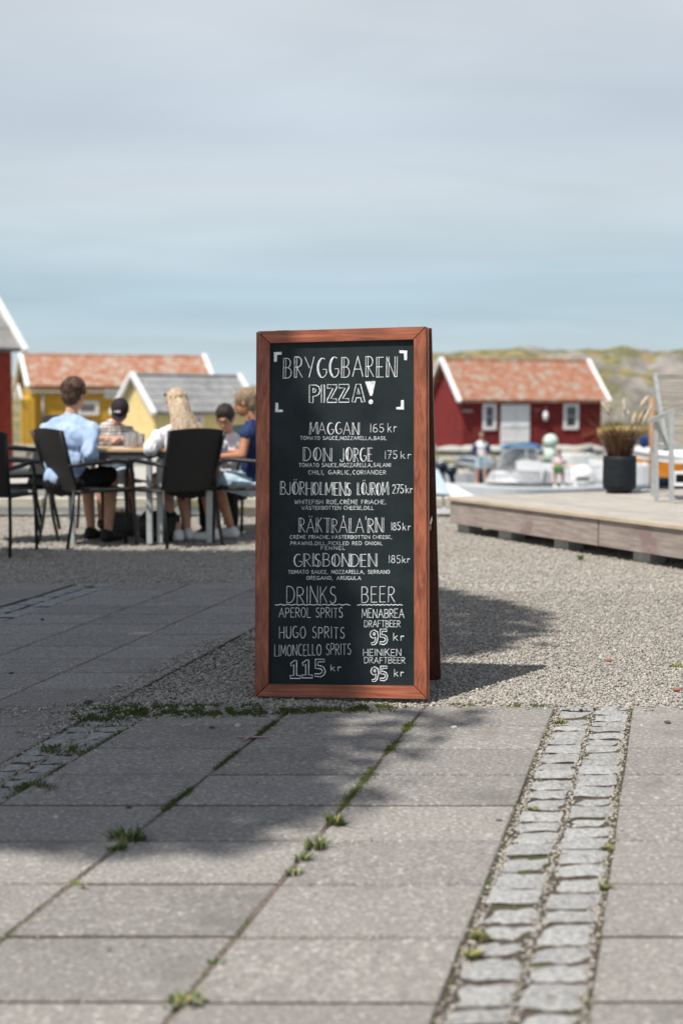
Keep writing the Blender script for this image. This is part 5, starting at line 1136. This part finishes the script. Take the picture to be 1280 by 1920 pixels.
# more small craft and quayside clutter further out
for (pa, pb, py, Y, lab, mt, gl) in ((1000,1112,893,50,'small white boat with a windscreen behind the person seated aft','whiteplastic',1),(818,872,905,46,'grey and white dinghy between the chalkboard and the motor boat bow','greyhull',0),(1128,1206,890,47,'white rowing boat behind the black plant pot','whiteplastic',0),(1040,1100,868,58,'low white skiff by the jetty piles','whiteplastic',0)):
    a_, b_ = at(pa, py, Y), at(pb, py, Y+.5); c_ = (a_+b_)/2; Lx = (b_-a_).length; tb = boat('small_boat', lab, (c_.x, c_.y, WZ+.03), math.pi+.08, Lx+.3, 1.3, c_.z-WZ+.35, mt=mt, sheer=.15)
    hz_ = c_.z-WZ+.35
    if gl: MB().poly([(.1,-.5,hz_),(.25,-.45,hz_+.42),(.30,-.45,hz_+.42),(.2,-.5,hz_)], (0,1.0,0)).build('windscreen', M['screen'], tb); MB().path([(.25,-.47,hz_+.43),(.25,.47,hz_+.43)], .02, 6).build('screen_rail', M['greytube'], tb)
    MB().bbox((-.3,0,hz_-.02), (.5,1.0,.12), .03).build('thwart', M['lip'], tb); MB().path([(-Lx/2,-.62,hz_*.9),(0,-.66,hz_*.9),(Lx*.3,-.5,hz_*.92)], .03, 6).build('rubbing_strake', M['greycanvas'], tb)
    for q in range(3): MB().caps((-Lx*.25+Lx*.25*q,-.70,hz_*.75),(-Lx*.25+Lx*.25*q,-.70,hz_*.45), .07, .07, 8).build('fender', M['whiteplastic' if q != 1 else 'navyhull'], tb, True)
# people on the boat
person('man in white and navy top and light shorts standing on the white bow', (at(901,907,41.9).x, 41.9, at(901,906,41.9).z), math.pi+.1, .86, .03, pelvis=(0,0,.92), headp=.3, hair='ashblond', top='whiteshirt', sleeve='none', bottom='denim', botlen='knee', shoes='tan', skin='tan', lod=.013,
   arms={'L': ((-.30,.0,1.12),(-.10,.22,1.02),(.6,.6,0)), 'R': ((.30,.0,1.12),(.10,.22,1.02),(-.6,.6,0))}, legs={'L': ((-.13,.03,.50),(-.14,.0,.085)), 'R': ((.13,.03,.50),(.14,.0,.085))}, shirtx=1.05)
t_ = [o for o in C.objects if o.get('label', '').startswith('man in white and navy')][0]
g = MB()
for s in (-1, 1): g.caps((s*.185,.0,1.36), (s*.295,.0,1.12), .068, .060); g.caps((s*.295,0,1.12), (s*.19,.12,1.06), .058, .05)
for s in (-1, 1): g.ell((s*.15,-.03,1.18), (.06,.11,.22))
g.build('sleeve', M['navy'], t_, remesh=.02)
person('person in a pink and white top seated aft in the white motor boat', (at(1046,905,42.3).x, 42.2, at(1046,905,42).z-.12), math.pi-.15, .84, .2, headp=.3, hair='ashblond', top='pinkshirt', sleeve='long', bottom='pinkshirt', botlen='knee', shoes='whitepaint', skin='tan', lod=.013)
p = at(1046, 878, 41.75); t = thing('green_bag', 'green bag held on the lap of the person seated aft', 'bag', p); MB().bbox((0,0,-.02), (.32,.18,.2), .05).build('pouch', M['green'], t)
# boats and gear to the left of it
b2 = boat('dinghy', 'dark dinghy under a grey cover moored behind the bow of the white boat', (at(880,900,50).x, 50, WZ), math.pi*.9, 3.4, 1.5, .75, mt='navyhull'); m = MB(); m.poly([W1(852,862,50), W1(866,858,50), W1(915,860,50.4), W1(925,870,50.4), W1(868,872,50)], V((.2,1.3,0))); m.build('cover', M['greycanvas'], b2, world=True)
for k, (px, lab) in enumerate(((826,'blue-grey outboard motor tilted up beside the chalkboard'),(845,'dark outboard motor left of the covered dinghy'))):
    p = at(px, 880+8*k, 44); t = thing('outboard_motor', lab, 'outboard motor', p, .4*k); m = MB(); m.ell((0,0,.1), (.22,.20,.16)); m.caps((0,0,0), (.12,0,-.5), .10, .07); m.build('cowling', M['navyhull'], t, remesh=.03); MB().ell((-.02,-.05,.24), (.10,.1,.03)).build('lid', M['whiteplastic'], t)
b3 = thing('covered_boat', 'small boat under a pale blue cover behind the quay beam right of the chalkboard', 'boat', (at(818,925,25).x, 24.9, WZ), math.pi/2+.1)
hullmesh(4.4, 1.15, 1.5, mt='paleblue').build('hull', M['whiteplastic'], b3); m = MB(); A_, B_, C_ = W1(800,925,23), W1(822,882,24.5), W1(843,926,23.4); m.add([A_, B_, C_, W1(790,925,26), W1(819,878,26.5), W1(838,912,26)], [(0,2,1),(3,4,5),(0,1,4,3),(1,2,5,4),(0,3,5,2)]); m.build('cover', M['paleblue'], b3, world=True)
# white boats behind the quay at the left
for (pa, pb, py, Y, H_, lab) in ((-60, 150, 930, 19, 1.32, 'white boat hull low behind the quay beam at the left edge'), (405, 492, 934, 20, 1.15, 'white boat behind the chairs just left of the chalkboard'), (150, 262, 938, 21, 1.0, 'white boat glimpsed between the chair legs under the tables')):
    a_, b_ = at(pa, py, Y), at(pb, py, Y+.8); c_ = (a_+b_)/2; bt_ = boat('white_boat', lab, (c_.x, c_.y, WZ+.05), math.atan2(b_.y-a_.y, b_.x-a_.x), (b_-a_).length+.3, 1.6, H_, sheer=.12, group='white boats moored below the quay')
    MB().bbox((0,0,H_+.06), ((b_-a_).length*.35, .8, .22), .05).build('coaming', M['whiteplastic'], bt_)
    MB().path([((b_-a_).length*(k/10-.5), -.82, H_*.86) for k in range(11)], .035, 6).build('rubbing_strake', M['greycanvas'], bt_)
for nm_, px_, y_, sx_, sy_ in (('red_house_quay', -13.2, 50.5, 17, 13), ('shed_quay', -7.2, 68.6, 9.5, 7.5)):
    tag(MB().bbox((px_, y_, -1.95), (sx_, sy_, 1.05), .12).build('stone_quay', M['concrete']), kind='structure')
sw = thing('seawall', 'low stone seawall on the far shore below the yellow houses', 'wall', (0,0,0))
M['seastone'] = mat('seawall_stone', (.32,.28,.24), (.48,.44,.38), 1.5, 6, .9, .6, 6, rnd=.25)
sr = random.Random(4)
for r in range(3):
    x = -24.0
    while x < 4:
        w_ = sr.uniform(.7, 1.3); 
        MB().bbox((x+w_/2, 70.2+sr.uniform(-.05,.05)-.12*r*0, -2.05+.36*r+.18), (w_-.04, .7, .34), .06).build('stone', M['seastone'], sw); x += w_
# ------------------------------------------------------------------ right: buoy, kayak, orange boat, post, pontoon
p = at(1031, 866, 52); t = thing('mooring_buoy', 'mint green mooring buoy behind the blue canopy', 'buoy', p); MB().ell((0,0,.75), (.28,.28,.27), nu=16, nv=10).build('float', M['mint'], t, True); MB().lathe([(.0,-.1),(.22,-.1),(.24,.3),(.16,.56),(0,.56)], n=16).build('lower_float', M['mint'], t, True)
lg = thing('floating_log', 'bleached timber baulk lying along the jetty right of the mint buoy', 'log', at(1075,848,60)); 
MB().path([at(1040,843,60)-at(1075,848,60), V((0,0,0)), at(1110,838,60)-at(1075,848,60)], [.22,.26,.16], 8).build('trunk', M['concrete'], lg, True)
p = at(1170, 814, 58); t = thing('kayak', 'yellow kayak lying on a rack behind the black plant pot', 'kayak', p, .05); m = hullmesh(2.1, .6, .22, sheer=.05); m.build('hull', M['yellowhull'], t); MB().ell((0,0,.20), (.85,.26,.10)).build('deck', M['yellowhull'], t, True)
p = at(1170, 838, 59); t = thing('kayak_rack', 'dark rack carrying the yellow kayak', 'rack', p); 
for s in (-1, 1): MB().box((s*.8,0,.25), (.08,.6,.62)).build('leg', M['fascia'], t)
MB().box((0,0,.55), (1.9,.6,.05)).build('shelf', M['fascia'], t)
p = at(1212, 838, 57); t = thing('tarpaulin_bundle', 'dark blue tarpaulin bundle under the end of the yellow kayak', 'tarpaulin', p); m = MB().bbox((0,0,.22), (.62,.5,.46), .1); m.build('wrap', mat('navy_tarpaulin', (.01,.03,.12), (.02,.05,.18), 5, 3, .6), t)
p = at(1223, 905, 40); q_ = at(1221, 745, 40); t = thing('mooring_post', 'tall orange-brown wooden mooring post behind the lounge chair', 'post', (p.x, p.y, WZ-.3)); MB().path([(0,0,0), q_-V((p.x,p.y,WZ-.3))], [.09,.07], 10).build('pole', mat('orange_brown_wood', (.34,.18,.10), (.42,.25,.15), 5, 4, .7), t, True)
ob = boat('wooden_boat', 'orange varnished wooden boat with a dark bottom at the right edge', (at(1272,900,54).x, 54, WZ-.02), math.pi+.06, 3.5, 1.5, .84, mt='orangehull', sheer=.25); hullmesh(3.42, 1.44, .34, sheer=.02).build('bottom_paint', M['navyhull'], ob); MB().path([(1.85,0,1.1),(1.2,.55,.98),(0,.76,.86),(-1.7,.66,.86)], .04, 8).build('gunwale', M['whiteplastic'], ob, True); MB().path([(1.85,0,1.1),(1.2,-.55,.98),(0,-.76,.86),(-1.7,-.66,.86)], .04, 8).build('gunwale', M['whiteplastic'], ob, True)
a_, b_ = at(1178, 842, 62), at(1330, 864, 60); t = boat('inflatable_boat', 'white inflatable boat with a blue stripe behind the orange boat', ((a_.x+b_.x)/2, 61, WZ+.0), math.pi-.1, 3.3, 1.2, .6, mt='navyhull'); 
for dy in (-.5, .5): MB().path([a_+V((0,dy,0)), a_.lerp(b_,.5)+V((0,dy,.0)), b_+V((0,dy,0))], [.18,.28,.28], 10).build('tube', M['whiteplastic'], t, True, world=True)
p = at(1262, 921, 17); t = thing('pontoon', 'white floating pontoon in the water behind the deck at the right edge', 'pontoon', (p.x, p.y, p.z)); MB().bbox((.05,.2,-.06), (.72,.5,.10), .02).build('top', M['whitepaint'], t); MB().bbox((.05,.2,(WZ-p.z)/2-.1), (.6,.4,abs(WZ-p.z)), .02).build('float_body', M['greyhull'], t)
p = at(1276, 911, 17.2); t = thing('white_crate', 'white box with a dark opening standing on the pontoon at the right edge', 'box', (p.x+.0, p.y+.1, p.z)); 
for (cx, cz2, dx, dz) in ((-.075,.085,.03,.17),(.085,.085,.03,.17),(.005,.155,.13,.03),(.005,.015,.13,.03)): MB().box((cx,0,cz2), (dx,.12,dz)).build('side', M['whitepaint'], t)
MB().box((.005,.04,.085), (.13,.02,.11)).build('back', M['black'], t)
p = at(1173, 774, 66); t = thing('marker_ball', 'small round white float hanging behind the grass plumes', 'float', p); MB().ell((0,0,0), (.13,.13,.13), nu=12, nv=8).build('ball', M['whiteplastic'], t, True); MB().path([(0,0,-.1),(0,0,-2.4)], .03, 6).build('stem', M['greytube'], t)
# dark leaf clumps standing in for the shade of the rocks behind the pot
M['bush'] = M['leaf']
br = random.Random(21); bl = []
for k in range(5):
    c_ = at(1135+20*k, 790+6*math.sin(k), 76+br.uniform(-1,1)); pts = []
    for i in range(900):
        v = V((br.gauss(0,.62), br.gauss(0,.5), br.gauss(0,.42))); pts.append((c_.x+v.x, c_.y+v.y, max(-1.3, c_.z-.6+v.z), br.uniform(.05,.12), br.random()*.8))
    o = scatter('bush', pts, 'leaf', 'leaf'); del o['kind']; tag(o, ['dark bush against the right wall of the red boathouse','dark bush second from the boathouse','dark bush behind the white float','dark bush behind the pale grass plumes','dark bush beside the mooring post'][k], 'bush', 'bushes on the rocks beside the boathouse')
# ------------------------------------------------------------------ unseen tree, its crown shaped to throw the wanted shade on the paving
tree = thing('tree', 'broad leafy tree left of the paving whose crown shades the slabs', 'tree', (-6.9, 2.6, 0))
poly1 = [gr(*p) for p in ((-420,1600),(100,1584),(330,1583),(455,1583),(520,1545),(560,1490),(590,1430),(625,1350),(700,1275),(800,1232),(930,1212),(1000,1180),(1012,1150),(940,1128),(825,1100),(640,1045),(480,1032),(-300,1030))]
poly2 = [gr(*p) for p in ((590,1545),(640,1440),(700,1345),(850,1328),(900,1345),(800,1385),(740,1420),(700,1470),(650,1520))]
def inside(p, poly):
    c_ = False; n = len(poly)
    for i in range(n):
        a, b = poly[i], poly[i-1]
        if (a.y > p.y) != (b.y > p.y) and p.x < (b.x-a.x)*(p.y-a.y)/(b.y-a.y)+a.x: c_ = not c_
    return c_
tr = random.Random(2); lp = []
while len(lp) < 34000:
    g = V((tr.uniform(-4.6, 1.3), tr.uniform(3.2, 11), 0)); jn = V((tr.gauss(0,.06), tr.gauss(0,.06), 0))
    ok = inside(g, poly1) or (inside(g, poly2) and tr.random() < .26)
    if not ok: continue
    if g.x > .35 and tr.random() < .45: continue
    if noise.noise(g*1.7+V((3,1,0))) < -.55 and g.y > 6.5: continue
    h = 7.2+tr.random()*2.2+.5*noise.noise(g*.8); p = g+jn-SUN*(h/-SUN.z); lp.append((p.x, p.y, p.z, tr.uniform(.10,.17), tr.random()))  # leaves set back along the sun so their shadows fill the outline
scatter('crown', lp, 'leaf', 'leaf', parent=None)
cro = C.objects['crown']; cro.parent = tree; cro.matrix_parent_inverse = Matrix.Translation((6.9,-2.6,0)); cro['kind'] = 'stuff'
M['bark'] = mat('tree_bark', (.06,.045,.03), (.13,.10,.075), 14, 6, .95, .8, 20)
MB().path([(0,0,-.1),(.05,.05,1.5),(.1,.15,3.4),(.3,.4,5.2)], [.28,.22,.18,.14], 12).build('trunk', M['bark'], tree, True)
for e in ((-.6,-1.2,7.8),(.6,3.0,8.2),(2.4,1.2,8.0),(3.2,3.4,8.4),(-.5,1.6,8.6),(1.2,-.6,7.9)): MB().path([(.25,.35,4.9),(.25+(e[0]-.25)*.45,.35+(e[1]-.35)*.4,6.4),e], [.11,.07,.02], 8).build('branch', M['bark'], tree, True)
for o in list(C.objects):
    if o.type == 'MESH' and o.parent is None and o.name.startswith('white_house'): pass
